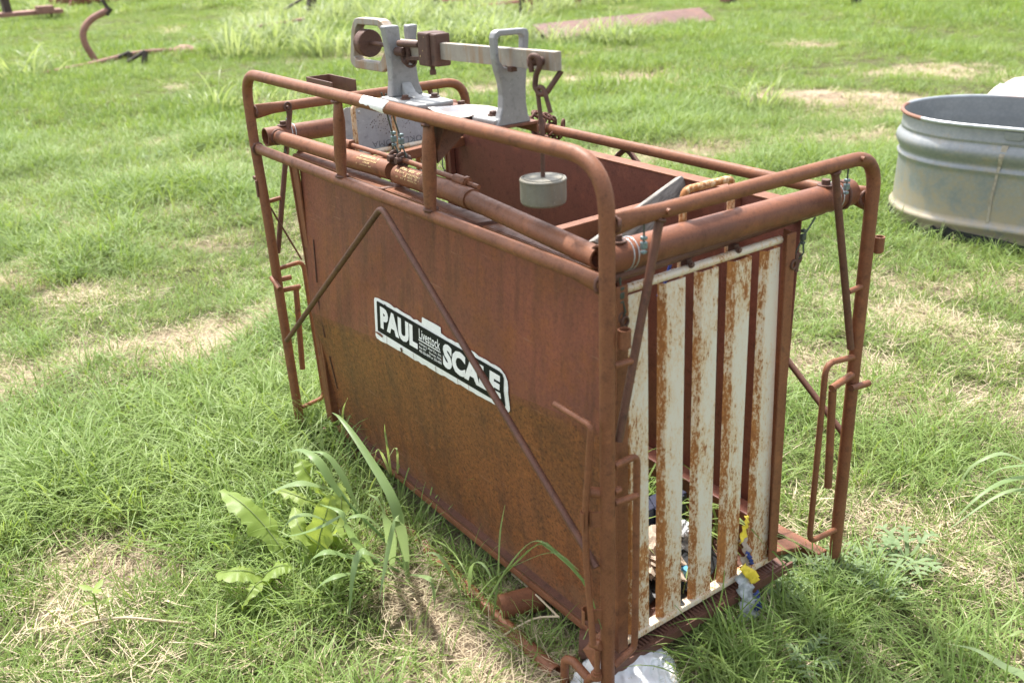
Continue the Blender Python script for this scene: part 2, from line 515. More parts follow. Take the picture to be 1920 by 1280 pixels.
def extrude_poly(mb, pts, d, mi=0, smooth=False):
    """planar polygon pts (list of Vectors) extruded by vector d"""
    n = len(pts)
    pts = [V(p) for p in pts]; d = V(d)
    mb.add(pts + [p + d for p in pts], [tuple(range(n - 1, -1, -1)), tuple(range(n, 2 * n))] + [(i, (i + 1) % n, n + (i + 1) % n, n + i) for i in range(n)], mi, smooth)
    return mb

def lathe(mb, c, prof, seg=28, axis=(0, 0, 1), mi=0):
    """prof: (radius, height) list"""
    q = V((0, 0, 1)).rotation_difference(V(axis))
    vs = []; fs = []
    for r, h in prof:
        for k in range(seg):
            a = 2 * math.pi * k / seg
            vs.append(q @ V((r * math.cos(a), r * math.sin(a), h)) + V(c))
    for i in range(len(prof) - 1):
        for k in range(seg):
            k2 = (k + 1) % seg
            fs.append((i * seg + k, i * seg + k2, (i + 1) * seg + k2, (i + 1) * seg + k))
    mb.add(vs, fs, mi, False)
    return mb

def ring_link(mb, c, rx, rz, r, u, w, n=16, seg=8, mi=0):
    u, w = V(u).normalized(), V(w).normalized()
    nn = u.cross(w)
    vs = []; fs = []
    for i in range(n):
        a = 2 * math.pi * i / n
        ctr = V(c) + u * rx * math.cos(a) + w * rz * math.sin(a)
        rad = (u * math.cos(a) * rz + w * math.sin(a) * rx).normalized()
        for k in range(seg):
            b = 2 * math.pi * k / seg
            vs.append(ctr + (rad * math.cos(b) + nn * math.sin(b)) * r)
    for i in range(n):
        for k in range(seg):
            fs.append((i * seg + k, ((i + 1) % n) * seg + k, ((i + 1) % n) * seg + (k + 1) % seg, i * seg + (k + 1) % seg))
    mb.add(vs, fs, mi, True)
    return mb

def hexbolt(mb, c, axis, r=.011, h=.009, washer=.016, mi=0):
    q = V((0, 0, 1)).rotation_difference(V(axis))
    lathe(mb, c, [(0.0005, .003), (washer, .003), (washer, 0.)], 14, axis, mi)
    vs = []
    for z in (.003, h):
        for k in range(6):
            a = math.pi / 3 * k + .3
            vs.append(q @ V((r * math.cos(a), r * math.sin(a), z)) + V(c))
    mb.add(vs, [(i, (i + 1) % 6, 6 + (i + 1) % 6, 6 + i) for i in range(6)] + [(6, 7, 8, 9, 10, 11)], mi)
    return mb

def thing(name, label, cat, loc=(0, 0, 0), group=None):
    o = bpy.data.objects.new(name, None)
    C.objects.link(o)
    o.location = loc
    o.empty_display_size = .1
    o['label'] = label; o['category'] = cat
    if group:
        o['group'] = group
    return o

def tag(o, label, cat, group=None):
    o['label'] = label; o['category'] = cat
    if group:
        o['group'] = group
    return o

def origin_to(o, p):
    """move the mesh origin to p without moving the mesh"""
    p = V(p)
    o.data.transform(Matrix.Translation(-p))
    o.location = p

# value noise, vectorised
def vnoise(x, y, seed=0):
    x = np.asarray(x, float); y = np.asarray(y, float)
    xi = np.floor(x).astype(int); yi = np.floor(y).astype(int)
    xf = x - xi; yf = y - yi
    def h(a, b):
        n = (a * 374761393 + b * 668265263 + seed * 982451653) & 0x7fffffff
        n = ((n ^ (n >> 13)) * 1274126177) & 0x7fffffff
        n = n ^ (n >> 16)
        return (n & 0xffff) / 65535.0
    u = xf * xf * (3 - 2 * xf); w = yf * yf * (3 - 2 * yf)
    return (h(xi, yi) * (1 - u) + h(xi + 1, yi) * u) * (1 - w) + (h(xi, yi + 1) * (1 - u) + h(xi + 1, yi + 1) * u) * w

def fbm(x, y, seed=0, oct=3):
    s = 0; a = .5; t = 0
    for k in range(oct):
        s = s + a * vnoise(x * 2 ** k, y * 2 ** k, seed + k * 17); t += a; a *= .5
    return s / t

def ground_h(x, y):
    x = np.asarray(x, float); y = np.asarray(y, float)
    d = np.hypot(np.maximum(np.abs(x + .85) - 1.0, 0), np.maximum(np.abs(y - .4) - .6, 0))
    k = np.clip(d / 1.2, 0, 1)
    dt = np.hypot(x + 1.1, y - 4.1)
    k = k * np.clip((dt - 1.0) / 1.0, .15, 1)
    k = k * np.clip((np.hypot(x + 11.6, y - 10.6) - 1.6) / 2.5, .08, 1)
    far = np.clip((np.hypot(x, y) - 4) / 8, 0, 1)
    return k * ((fbm(x * .9 + 5, y * .9, 3) - .5) * .11 + (fbm(x * .25, y * .25 + 9, 5) - .5) * .22 * far) - .012 * k

BARE = [  # straw and bare earth: x, y, radius along, radius across, angle, strength
    (-2.88, .20, .55, .11, -1.2, 1.), (-2.87, -.38, .50, .085, -1.5, 1.), (-3.0, -.95, .5, .08, -1.4, .8),
    (-1.36, -.79, .19, .10, .6, .9), (-1.17, -.93, .14, .08, .9, .7),
    (-.55, -.06, .42, .15, 0, 1.0), (-.25, -.12, .24, .14, 0, .9), (-.78, -.02, .35, .08, 0, .8), (-1.4, .04, .3, .06, 0, .6),
    (-.28, -.28, .26, .10, .2, .6),
    (-7.27, 5.76, 1.5, .42, 1.2, 1.), (-4.3, 6.8, 1.3, .32, .5, .9), (-2.9, 5.6, .8, .25, .8, .7),
    (-1.05, 3.1, .5, .16, .9, .6), (-7.4, 1.55, .9, .2, 1.3, .9), (-6.4, 1.6, .7, .18, 1.5, .9), (-6.0, -.1, .7, .15, 1.4, .8),
    (-5.2, .56, .4, .18, .5, .7), (-3.9, 4.0, .55, .22, .9, .95), (-5.0, 4.3, .6, .22, 1, .8), (-7.15, 9.6, .6, .25, .7, .8),
    (.06, 1.16, .32, .2, .4, .5), (-.3, 2.0, .5, .16, .8, .45), (-1.0, 1.75, .5, .2, .5, .55), (-3.0, 3.0, .6, .2, .9, .7),
    (-5.6, 2.6, .5, .22, 1.2, .6), (-4.1, 1.4, .4, .2, 1, .5), (.35, 1.75, .3, .2, .4, .5), (.5, 1.0, .2, .15, .5, .5),
    (-11.0, 6.1, 1.2, .4, 1.2, .8), (-8.7, 3.4, .8, .25, 1.2, .7), (-5.0, 8.3, .7, .3, .6, .6), (-3.2, 7.4, .8, .2, .6, .6),
    (-.82, .38, .75, .24, 0, .9),
]

def bare(x, y):
    x = np.asarray(x, float); y = np.asarray(y, float)
    wx = x + (fbm(x * 3, y * 3, 21) - .5) * .35; wy = y + (fbm(x * 3 + 9, y * 3, 22) - .5) * .35
    m = np.zeros_like(x)
    for bx, by, ra, rb, an, st in BARE:
        dx, dy = wx - bx, wy - by
        u = dx * math.cos(an) + dy * math.sin(an); v = -dx * math.sin(an) + dy * math.cos(an)
        m = np.maximum(m, st * np.exp(-((u / ra) ** 2 + (v / rb) ** 2) ** 1.3 * .7))
    n = fbm(x * .8 + 40, y * .8, 31, 4)
    m = np.maximum(m, np.clip((n - .64) * 5, 0, .6))
    return np.clip(m, 0, 1)

# ------------------------------------------------------------------ the ground
def make_ground():
    n = 300
    t = np.linspace(-1, 1, n)
    s = np.sinh(t * 5.2) / np.sinh(5.2) * 320
    gx, gy = np.meshgrid(s - 1.5, s + .8)
    x = gx.ravel(); y = gy.ravel()
    z = ground_h(x, y)
    me = bpy.data.meshes.new('ground')
    idx = np.arange(n * n).reshape(n, n)
    f = np.stack([idx[:-1, :-1], idx[:-1, 1:], idx[1:, 1:], idx[1:, :-1]], -1).reshape(-1, 4)
    me.from_pydata(np.stack([x, y, z], 1).tolist(), [], f.tolist())
    at = me.attributes.new('bare', 'FLOAT', 'POINT')
    at.data.foreach_set('value', bare(x, y))
    me.polygons.foreach_set('use_smooth', [True] * len(f))
    m, nt, b = newmat('pasture_ground')
    v = wpos(nt)
    a = N(nt, 'ShaderNodeAttribute'); a.attribute_name = 'bare'
    big = noise_tex(nt, v, 2.2, 5, .6); mid = noise_tex(nt, v, 24, 6, .7); fine = noise_tex(nt, v, 130, 5, .75)
    straw = mixc(nt, ramp(nt, fine, [(.38, 0.), (.62, 1.)]), (.27, .20, .135), (.50, .42, .30))
    soil = mixc(nt, ramp(nt, mid, [(.4, 0.), (.6, 1.)]), (.16, .115, .08), (.24, .18, .125))
    dry = mixc(nt, ramp(nt, mathn(nt, 'ADD', mathn(nt, 'MULTIPLY', big, .5), mathn(nt, 'MULTIPLY', mid, .5)), [(.42, 0.), (.56, 1.)]), soil, straw)
    green = mixc(nt, ramp(nt, fine, [(.35, 0.), (.65, 1.)]), (.045, .050, .020), (.135, .140, .060))
    green = mixc(nt, ramp(nt, mid, [(.5, 0.), (.72, .75)]), green, (.20, .165, .10))
    c = mixc(nt, ramp(nt, a.outputs['Fac'], [(.15, 0.), (.6, 1.)]), green, dry)
    nt.links.new(c, b.inputs['Base Color'])
    b.inputs['Roughness'].default_value = .95
    b.inputs['Specular IOR Level'].default_value = .1
    bump(nt, b, mathn(nt, 'ADD', fine, mid), .7, .02)
    me.materials.append(m)
    o = bpy.data.objects.new('ground', me)
    C.objects.link(o)
    o['kind'] = 'structure'
    return o
make_ground()

# ------------------------------------------------------------------ the livestock scale
scale_root = thing('livestock_scale', 'rusty steel livestock pen scale with slatted gate and a steelyard beam on top', 'livestock scale', (0, 0, 0))
S = scale_root
L, W, H1, H2, H3, HL = 1.68, .80, 1.257, 1.141, 1.036, 1.027
PR = .0158
P_, PD = M['pipe'], M['pipe_dark']

mb = MB()
tube(mb, fillet([(.002, 0, -.03), (0, 0, .55), (-.003, 0, H1), (-L - .005, 0, H1), (-L - .003, 0, 1.06), (-L + .022, 0, .78), (-L + .028, 0, .55), (-L + .05, 0, .10), (-L + .06, 0, -.03)], .105, 9), PR, 18)
o = mb.build('side_hoop', P_, S)

def end_hoop(x, bow):
    mb = MB()
    pts = [(x, .012, H2 - .004), (x, .03, H2 - .003), (x, .07, H2), (x, .13, H2)]
    fl = [(.35, 1.42), (.4, 1.38), (.75, 1.15), (1, 1)]
    rest = fillet([(x, .13, H2), (x, W, H2), (x, W + .004, .6), (x + bow, W + .012, .05), (x + bow, W + .012, -.03)], .085, 9)[1:]
    tube(mb, pts + rest, PR, 18, flat=fl + [(1, 1)] * len(rest))
    return mb.build('end_hoop', P_, S)
end_hoop(0, .0)
end_hoop(-L, .03)

mb = MB()
pts = [(-L + .012, W, H3), (-L + .05, W, H3), (-L + .13, W, H3), (-.13, W, H3), (-.05, W, H3 + .002), (-.016, W, H3)]
tube(mb, pts, .0152, 16, flat=[(.4, 1.9), (.6, 1.5), (1, 1), (1, 1), (.6, 1.5), (.4, 1.9)])
mb.build('far_rail', P_, S)
mb = MB()
pts = [(-L + .006, 0, HL), (-L + .03, 0, HL), (-L + .08, 0, HL), (-.10, .001, HL), (-.05, .0, HL - .004), (-.012, .0, HL - .006)]
tube(mb, pts, .0152, 16, flat=[(.6, 1.25), (.85, 1.1), (1, 1), (1, 1), (.8, 1.2), (.5, 1.4)])
mb.build('lower_rail', P_, S)

for xt, xb in ((-1.054, -1.077), (-.606, -.624)):
    mb = MB()
    tube(mb, [(xt, 0, H1 - .010), (xt - .001, 0, H1 - .03), (xt - .005, 0, 1.19), (xb + .004, 0, 1.10), (xb, 0, HL + .03), (xb, 0, HL + .012)], .0168, 14,
         flat=[(1.25, .4), (1.2, .55), (1.05, .95), (1.0, 1.0), (1.15, .75), (1.3, .5)])
    mb.build('upright', P_, S)
# V braces on both long sides
mb = MB()
tube(mb, fillet([(-1.600, -.017, .395), (-.822, -.024, 1.012), (-.009, -.0225, .395)], .03, 5), .0085, 10)
mb.build('side_brace', PD, S)
mb = MB()
tube(mb, fillet([(-1.62, W + .02, .40), (-.85, W + .018, H3 - .012), (0.0, W + .022, .395)], .03, 5), .0085, 10)
mb.build('side_brace', PD, S)

# diagonal rods in the corners of both ends, each with a welded stub
def corner_brace(x, p0, p1, s0, s1):
    mb = MB()
    tube(mb, [(x, p0[0], p0[1]), (x, p1[0], p1[1])], .0088, 10)
    o = mb.build('corner_brace', PD, S)
    mb = MB()
    tube(mb, [(x, s0[0], s0[1]), (x, s1[0], s1[1])], .0072, 10)
    mb.build('stub', P_, o)
corner_brace(.004, (.126, H2 - .014), (.026, .687), (.012, .857), (.066, .853))
corner_brace(.004, (.648, H2 - .014), (.776, .672), (.742, .826), (.79, .828))
corner_brace(-L - .002, (.132, H2 - .014), (.026, .672), (.02, .849), (.068, .853))
corner_brace(-L - .002, (.655, H2 - .014), (.776, .672), (.742, .826), (.79, .828))

def weld(c, axis, rad, th=.0042, seed=0):
    q = V((0, 0, 1)).rotation_difference(V(axis))
    rr_ = random.Random(int(c[0] * 977 + c[1] * 553 + c[2] * 131))
    vs = []; fs = []
    n, sg = 22, 6
    for i in range(n):
        a = 2 * math.pi * i / n
        t = th * rr_.uniform(.65, 1.3)
        ctr = V((rad * math.cos(a), rad * math.sin(a), rr_.uniform(-.0015, .0015)))
        rd = V((math.cos(a), math.sin(a), 0))
        for k in range(sg):
            b_ = 2 * math.pi * k / sg
            vs.append(q @ (ctr + (rd * math.cos(b_) + V((0, 0, 1)) * math.sin(b_)) * t) + V(c))
    for i in range(n):
        for k in range(sg):
            fs.append((i * sg + k, ((i + 1) % n) * sg + k, ((i + 1) % n) * sg + (k + 1) % sg, i * sg + (k + 1) % sg))
    mb = MB(); mb.add(vs, fs, 0, True)
    mb.build('weld_bead', M['pipe_dark'], S)
for c, ax_, rd in (((-L + .021, 0, HL), (1, 0, 0), .0165), ((-.017, 0, HL - .006), (1, 0, 0), .0165), ((-1.0765, 0, HL + .0155), (0, 0, 1), .0150), ((-.624, 0, HL + .0155), (0, 0, 1), .0150),
                   ((-1.054, 0, H1 - .015), (0, 0, 1), .0135), ((-.606, 0, H1 - .015), (0, 0, 1), .0135), ((.0, .016, H2 - .003), (0, 1, 0), .0150), ((-L, .016, H2 - .003), (0, 1, 0), .0150),
                   ((-.018, W, H3), (1, 0, 0), .0170), ((.004, .648, H2 - .015), (0, .3, -1), .009), ((.004, .126, H2 - .015), (0, .3, 1), .009), ((-.044, .738, 1.05), (0, 1, 0), .032), ((-1.672, .078, 1.05), (1, 0, 0), .022)):
    weld(c, ax_, rd)

# latch loops and swing bars on the legs
def loop(pts, r=.0072, rad=.025):
    mb = MB()
    tube(mb, fillet(pts, rad, 5), r, 10)
    return mb.build('latch_loop', P_, S)
loop([(-1.652, .012, .629), (-1.66, .10, .632), (-1.655, .112, .120), (-1.625, .012, .124)])
loop([(.004, .79, .645), (.004, .684, .660), (.004, .688, .150), (.004, .795, .142)], .0075, .03)
loop([(.005, .014, .634), (.005, .076, .636), (.005, .078, .20), (.005, .076, .138), (.005, .016, .118)], .0078, .018)

def swing(x, top, bot, pins):
    mb = MB()
    tube(mb, [(x, *top), (x, *bot)], .0098, 12)
    o = mb.build('swing_bar', P_, S)
    for a, b in pins:
        mb = MB(); tube(mb, [a, b], .0088, 10)
        mb.build('pivot_pin', P_, o)
swing(-1.665, (.066, .548), (.050, .247), [((-1.655, .012, .551), (-1.66, .078, .547)), ((-1.660, -.015, .600), (-1.585, -.022, .583)), ((-1.655, .01, .589), (-1.66, .05, .587))])
swing(.012, (.709, .585), (.732, .303), [((.016, .698, .594), (.006, .79, .598)), ((.018, .774, .570), (.018, .846, .562))])

# pipe sockets welded to two legs
for c in ((.016, .028, .897), (.006, .838, .905)):
    mb = MB()
    tube(mb, [c, (c[0], c[1], c[2] + .036)], .0132, 16, hollow=.75, hollow_end=1)
    mb.build('socket_tube', P_, S)

# the foot lock on the near leg
mb = MB()
tube(mb, fillet([(-.117, -.040, .745), (-.003, -.040, .741), (-.012, -.040, .640), (-.024, -.040, .519), (-.02, -.040, .40), (-.003, -.038, .205)], .012, 5), .0072, 10)
ob = mb.build('lock_lever', P_, S)
for z in (.515, .268):
    mb = MB()
    ring = [(-.022 + .011 * math.cos(a), -.040 + .011 * math.sin(a)) for a in np.linspace(.4, 5.2, 12)]
    for (x0, y0), (x1, y1) in zip(ring[:-1], ring[1:]):
        hexa(mb, [(x0, y0, z - .019), (x1, y1, z - .019), (x1 * .85 - .0033, y1 * .85 - .006, z - .019), (x0 * .85 - .0033, y0 * .85 - .006, z - .019),
                  (x0, y0, z + .019), (x1, y1, z + .019), (x1 * .85 - .0033, y1 * .85 - .006, z + .019), (x0 * .85 - .0033, y0 * .85 - .006, z + .019)])
    bar(mb, (-.014, -.031, z), (.0, -.012, z), .004, .036)
    mb.build('lever_bracket', P_, ob)
mb = MB(); tube(mb, [(-.03, -.037, .578), (.0, .010, .568)], .0115, 14, hollow=.6, hollow_end=0)
mb.build('pivot_pin', P_, S)
mb = MB(); tube(mb, [(.008, .012, .548), (.012, .072, .545)], .0075, 10); tube(mb, [(.004, .016, .572), (.006, .030, .574)], .008, 10)
mb.build('pivot_pin', P_, S)
mb = MB(); tube(mb, [(-.028, -.02, .182), (.0, -.016, .190)], .012, 12)
tube(mb, [(-.006, -.024, .18), (-.006, -.024, .115)], .0065, 10)
tube(mb, fillet([(-.006, -.024, .12), (-.010, -.024, .10), (-.036, -.026, .075), (-.046, -.026, .0)], .03, 5), .0095, 10)
lathe(mb, (-.008, -.024, .104), [(.0095, -.006), (.0135, -.006), (.0135, .008), (.0095, .008)], 14)
mb.build('foot_latch', P_, S)
mb = MB(); tube(mb, fillet([(-.118, -.03, -.02), (-.113, -.03, .082), (-.085, -.028, .094), (-.03, -.024, .075)], .02, 5), .0105, 12)
mb.build('foot_pipe', P_, S)
mb = MB(); extrude_poly(mb, [(-.085, .0, .112), (-.02, -.014, .098), (-.02, -.014, .118), (-.03, .0, .150), (-.06, .03, .165)], (.004, .006, .003))
mb.build('foot_bracket', P_, S)

# ---- cross pipes and lever arms of the weighing linkage
CP = M['cross']
mb = MB(); tube(mb, [(-.058, .030, 1.050), (-.045, .775, 1.050)], .0315, 22, hollow=.86)
cpr = mb.build('cross_pipe', CP, S)
mb = MB(); tube(mb, [(-1.700, .045, 1.050), (-1.688, .760, 1.050)], .0295, 22, hollow=.86)
cpl = mb.build('cross_pipe', CP, S)
mb = MB(); tube(mb, [(-1.676, .078, 1.050), (-1.27, .094, 1.050)], .0215, 18)
tube(mb, [(-1.275, .0938, 1.050), (-1.20, .098, 1.050), (-.999, .113, 1.050)], .0262, 20, hollow=.80, hollow_end=1)
arml = mb.build('lever_arm', P_, S)
mb = MB(); tube(mb, [(-.965, .112, 1.046), (-.70, .110, 1.050), (-.60, .102, 1.050)], .0262, 20, hollow=.80, hollow_end=0)
tube(mb, [(-.605, .102, 1.050), (-.070, .040, 1.050)], .0225, 18, hollow=.80, hollow_end=1)
armr = mb.build('lever_arm', P_, S)
# worn lettering, rows of pale yellow strokes wrapped on the two sleeves
def worn_print(arm, x0, x1, ya, yb, zc, r, rows):
    mb = MB()
    rr = random.Random(int(-x0 * 1000))
    for (ang, h, u0, u1) in rows:
        u = u0
        while u < u1:
            wdt = rr.uniform(.003, .0068)
            if rr.random() < .82:
                for part in range(2):
                    a0 = ang + (h * (part * .5 + rr.uniform(-.06, .06)))
                    a1 = a0 + h * rr.uniform(.28, .5)
                    uu0 = u + rr.uniform(0, wdt * .4) * part; uu1 = u + wdt * rr.uniform(.55, .95)
                    q = []
                    for (uu, aa) in ((uu0, a0), (uu1, a0), (uu1 + .0008, a1), (uu0 + .0008, a1)):
                        t = (uu - x0) / (x1 - x0)
                        yc = ya + (yb - ya) * t
                        q.append((uu, yc - math.cos(aa) * (r + .0009), zc + math.sin(aa) * (r + .0009)))
                    mb.add(q, [(0, 1, 2, 3)])
            u += wdt + .0016
    mb.build('worn_lettering', M['yellow_print'], arm)
worn_print(arml, -1.2, -.999, .098, .113, 1.050, .0262, [(1.0, .30, -1.135, -1.045), (.66, .2, -1.145, -1.045), (.38, .18, -1.12, -1.075), (.10, .15, -1.14, -1.06)])
worn_print(armr, -.965, -.70, .112, .110, 1.048, .0262, [(.95, .30, -.93, -.82), (.60, .2, -.945, -.82), (.32, .2, -.90, -.82), (.06, .16, -.94, -.83)])

# adjusting rods, eye bolts and nuts above the sleeves
mb = MB()
tube(mb, [(-1.30, .115, 1.083), (-1.25, .116, 1.083)], .0125, 10)
tube(mb, [(-1.25, .116, 1.083), (-1.235, .117, 1.083)], .015, 6)
tube(mb, [(-1.235, .117, 1.083), (-.985, .122, 1.083)], .0065, 10)
lathe(mb, (-1.245, .117, 1.062), [(.012, 0), (.012, .014)], 10)
mb.build('adjusting_rod', P_, arml)
mb = MB()
tube(mb, [(-.945, .120, 1.086), (-.70, .122, 1.080)], .0068, 10)
tube(mb, [(-.70, .122, 1.080), (-.645, .122, 1.078)], .0125, 10)
tube(mb, [(-.66, .122, 1.079), (-.648, .122, 1.079)], .0155, 6)
tube(mb, [(-.645, .122, 1.078), (-.60, .122, 1.077)], .006, 8)
mb.build('adjusting_rod', P_, armr)
for (x, arm) in ((-.992, arml), (-.952, armr)):
    mb = MB(); ring_link(mb, (x, .120, 1.086), .014, .016, .0055, (.5, .86, 0), (0, 0, 1))
    tube(mb, [(x, .098, 1.086), (x, .142, 1.086)], .0095, 6)
    mb.build('eye_bolt', M['steel_dark'], arm)
# guide hooks under the arms
for x in (-1.075, -.62):
    mb = MB(); tube(mb, fillet([(x + .025, .004, HL + .006), (x + .09, .06, HL - .020), (x + .105, .115, HL - .018), (x + .10, .125, HL + .0)], .03, 5), .0095, 10)
    mb.build('guide_hook', PD, S)

# steel cables down from the beam to the eye bolts
def cable(name, pts, r=.0022, mat='cable', parent=S):
    mb = MB(); tube(mb, pts, r, 6)
    return mb.build(name, M[mat], parent)
def clip(c, parent, mat='clip', s=1.):
    mb = MB(); box(mb, c, (.011 * s, .014 * s, .016 * s)); box(mb, (c[0], c[1], c[2] + .016 * s), (.012 * s, .012 * s, .008 * s))
    box(mb, (c[0], c[1], c[2] - .015 * s), (.010 * s, .012 * s, .007 * s))
    mb.build('cable_clip', M[mat], parent, bevel=.002)
for x, xt in ((-.992, -.972), (-.952, -.950)):
    cb = cable('hanger_cable', [(xt, .085, 1.262), (x, .120, 1.138)])
    clip((x, .120, 1.135), cb)
    mb = MB(); tube(mb, [(x, .120, 1.125), (x - .012, .118, 1.100), (x - .010, .118, 1.078)], .0022, 6); tube(mb, [(x, .120, 1.125), (x + .012, .124, 1.100), (x + .012, .126, 1.076)], .0022, 6)
    mb.build('cable_loop', M['cable'], cb)

# hangers of the two cross pipes: bolts, wire bands, short cables
def hanger(x, y, top, pipe, pr, side=1):
    px = pipe[0]
    cb = cable('hanger_cable', [(x, y, top), (x, y, pipe[1] + pr + .004)])
    clip((x, y, top - .045), cb, 'clip', .9)
    mb = MB(); hexbolt(mb, (px, y - .012 * side, pipe[1] + pr - .001), (0, 0, 1), .0105, .014, .019)
    mb.build('band_bolt', M['steel_dark'], cb)
    mb = MB()
    for dy, mat in ((.004, 0), (.016, 0)):
        ring_link(mb, (px, y + dy * side, pipe[1]), pr + .0008, pr + .0008, .0013, (1, 0, 0), (0, .12, 1), 24, 6)
    mb.build('wire_band', M['zinc'], cb)
hanger(.004, .086, H2 - .012, (-.057, 1.05), .0315)
hanger(.000, .700, H2 - .012, (-.046, 1.05), .0315)
hanger(-1.684, .122, H2 - .012, (-1.699, 1.05), .0295)
hanger(-1.684, .690, H2 - .012, (-1.689, 1.05), .0295)
mb = MB(); ring_link(mb, (-1.662, .118, H2 + .0), .011, .013, .0035, (0, 1, 0), (0, 0, 1)); tube(mb, [(-1.675, .118, H2 + .002), (-1.655, .118, H2 - .004)], .005, 8)
mb.build('eye_bolt', M['steel_dark'], S)
for p in ((.013, .136, H2 + .002), (.013, .726, H2 + .004)):
    mb = MB(); tube(mb, [(p[0] - .004, p[1], p[2]), (p[0] + .008, p[1], p[2] - .001)], .006, 8)
    mb.build('rivet', P_, S)
# cables from the cross pipes to the pen's four corners
for p, q, e in (((-1.640, .080, 1.015), (-1.620, .090, .930), (-1.565, .098, .800)), ((-.03, .640, 1.02), (-.03, .602, .982), (-.03, .585, .905)),
                ((-1.64, .66, 1.015), (-1.62, .65, .93), (-1.57, .64, .80)), ((-.035, .062, 1.015), (-.032, .062, .98), (-.03, .062, .905))):
    cb = cable('corner_cable', [p, q], .0022)
    clip(q, cb, 'cable', .9)
    mb = MB(); d = (V(e) - V(q)) * .45
    tube(mb, [V(q), V(q) + d + V((.006, .006, 0)), V(q) + d * 1.5], .0022, 6); tube(mb, [V(q), V(q) + d - V((.006, .006, 0)), V(q) + d * 1.5], .0022, 6)
    mb.build('cable_loop', M['cable'], cb)
    mb = MB(); tube(mb, [V(q) + d * 1.4, V(e)], .0055, 8); ring_link(mb, V(q) + d * 1.35, .008, .010, .004, (0, 1, 0), (0, 0, 1), 12, 6)
    mb.build('hook_bolt', M['steel_dark'], cb)
mb = MB(); box(mb, (-1.556, .098, .775), (.03, .02, .07)); mb.build('corner_lug', P_, S, bevel=.003)
mb = MB(); tube(mb, [(-1.665, .015, .835), (-1.655, .095, .640)], .0032, 8); mb.build('tie_rod', PD, S)
mb = MB(); box(mb, (-1.668, -.018, .90), (.010, .006, .055)); box(mb, (-1.690, -.010, .93), (.02, .012, .012)); mb.build('hinge_plate', PD, S, bevel=.002)

# ---- the pen: two sheet panels with angle-iron rims
def crease_z(x):
    return .49 + (x + 1.458) / 1.337 * .152 + .02
def panel_y(x, z):
    cz = crease_z(x)
    if z >= cz:
        return .052 + (z - cz) / (1.0 - cz) * .026
    return .052 + (cz - z) / (cz - .09) * .044
def panel_y_arr(x, z, ):
    return np.array([panel_y(a, b) for a, b in zip(x, z)])

mb = MB()
xl_top, xl_bot, xr = -1.530, -1.478, -.062
cols = 24
zs_u = 8
verts = []; faces = []
rows_t = [0, .15, .3, .45, .6, .75, .9, .97, 1.0]
def row_z(x, t, lower):
    cz = crease_z(x)
    return (.088 + (cz - .088) * t) if lower else (cz + (1.004 - cz) * t)
grid = []
for lower, ts in ((True, np.linspace(0, 1, 9)), (False, np.linspace(0, 1, 9)[1:])):
    for t in ts:
        row = []
        for i in range(cols + 1):
            u = i / cols
            z0 = row_z(-.8, t, lower)
            xl = xl_bot + (xl_top - xl_bot) * min(1, max(0, (z0 - .09) / .5))
            x = xl + (xr - xl) * u
            z = row_z(x, t, lower)
            wob = (float(fbm(x * 2.5, z * 2.5, 77)) - .5) * .004 * math.sin(math.pi * u)
            row.append((x, panel_y(x, z) + wob, z))
        grid.append(row)
nv = len(grid); flat = [p for r in grid for p in r]
mb.add(flat + [(x, y + .003, z) for x, y, z in flat], [], 0)
nn = len(flat); w1 = cols + 1
for j in range(nv - 1):
    for i in range(cols):
        a = j * w1 + i
        mb.f.append((a, a + 1, a + w1 + 1, a + w1)); mb.m.append(0); mb.sm.append(False)
        mb.f.append((nn + a, nn + a + w1, nn + a + w1 + 1, nn + a + 1)); mb.m.append(0); mb.sm.append(False)
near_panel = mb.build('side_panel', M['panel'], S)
mb = MB()
bar(mb, (-1.560, .0975, 1.0125), (-.062, .0975, 1.0075), .045, .005)
bar(mb, (-1.560, .0725, .997), (-.062, .0725, .992), .005, .034)
mb.build('panel_rim', P_, near_panel, bevel=.0015)
mb = MB()
bar(mb, (-1.515, .066, .10), (-1.545, .066, .99), .045, .006, up=(0, 1, 0))
bar(mb, (-1.497, .078, .10), (-1.568, .072, .99), .006, .03, up=(0, 1, 0))
mb.build('corner_angle', P_, near_panel, bevel=.001)
for z0, z1 in ((.24, .36), (.43, .56), (.62, .76), (.10, .17)):
    mb = MB(); bar(mb, (-1.452 - (z0 - .1) * .02, panel_y(-1.46, z0) - .002, z0), (-1.452 - (z1 - .1) * .02, panel_y(-1.46, z1) - .002, z1), .003, .003, up=(0, 1, 0))
    mb.build('stitch_weld', M['steel_dark'], near_panel)
mb = MB()
bar(mb, (-1.478, .082, .090), (-.062, .082, .090), .022, .005)
bar(mb, (-1.478, .0725, .081), (-.062, .0725, .081), .004, .014)
mb.build('bottom_lip', M['pipe'], near_panel, bevel=.001)
# bracket at the left end of the rim
mb = MB(); extrude_poly(mb, [(-1.565, .085, 1.006), (-1.64, .095, .985), (-1.60, .13, 1.006), (-1.56, .14, 1.006)], (0, 0, .004)); hexbolt(mb, (-1.565, .10, 1.014), (0, 0, 1), .008, .012, .013)
mb.build('rim_bracket', P_, S)

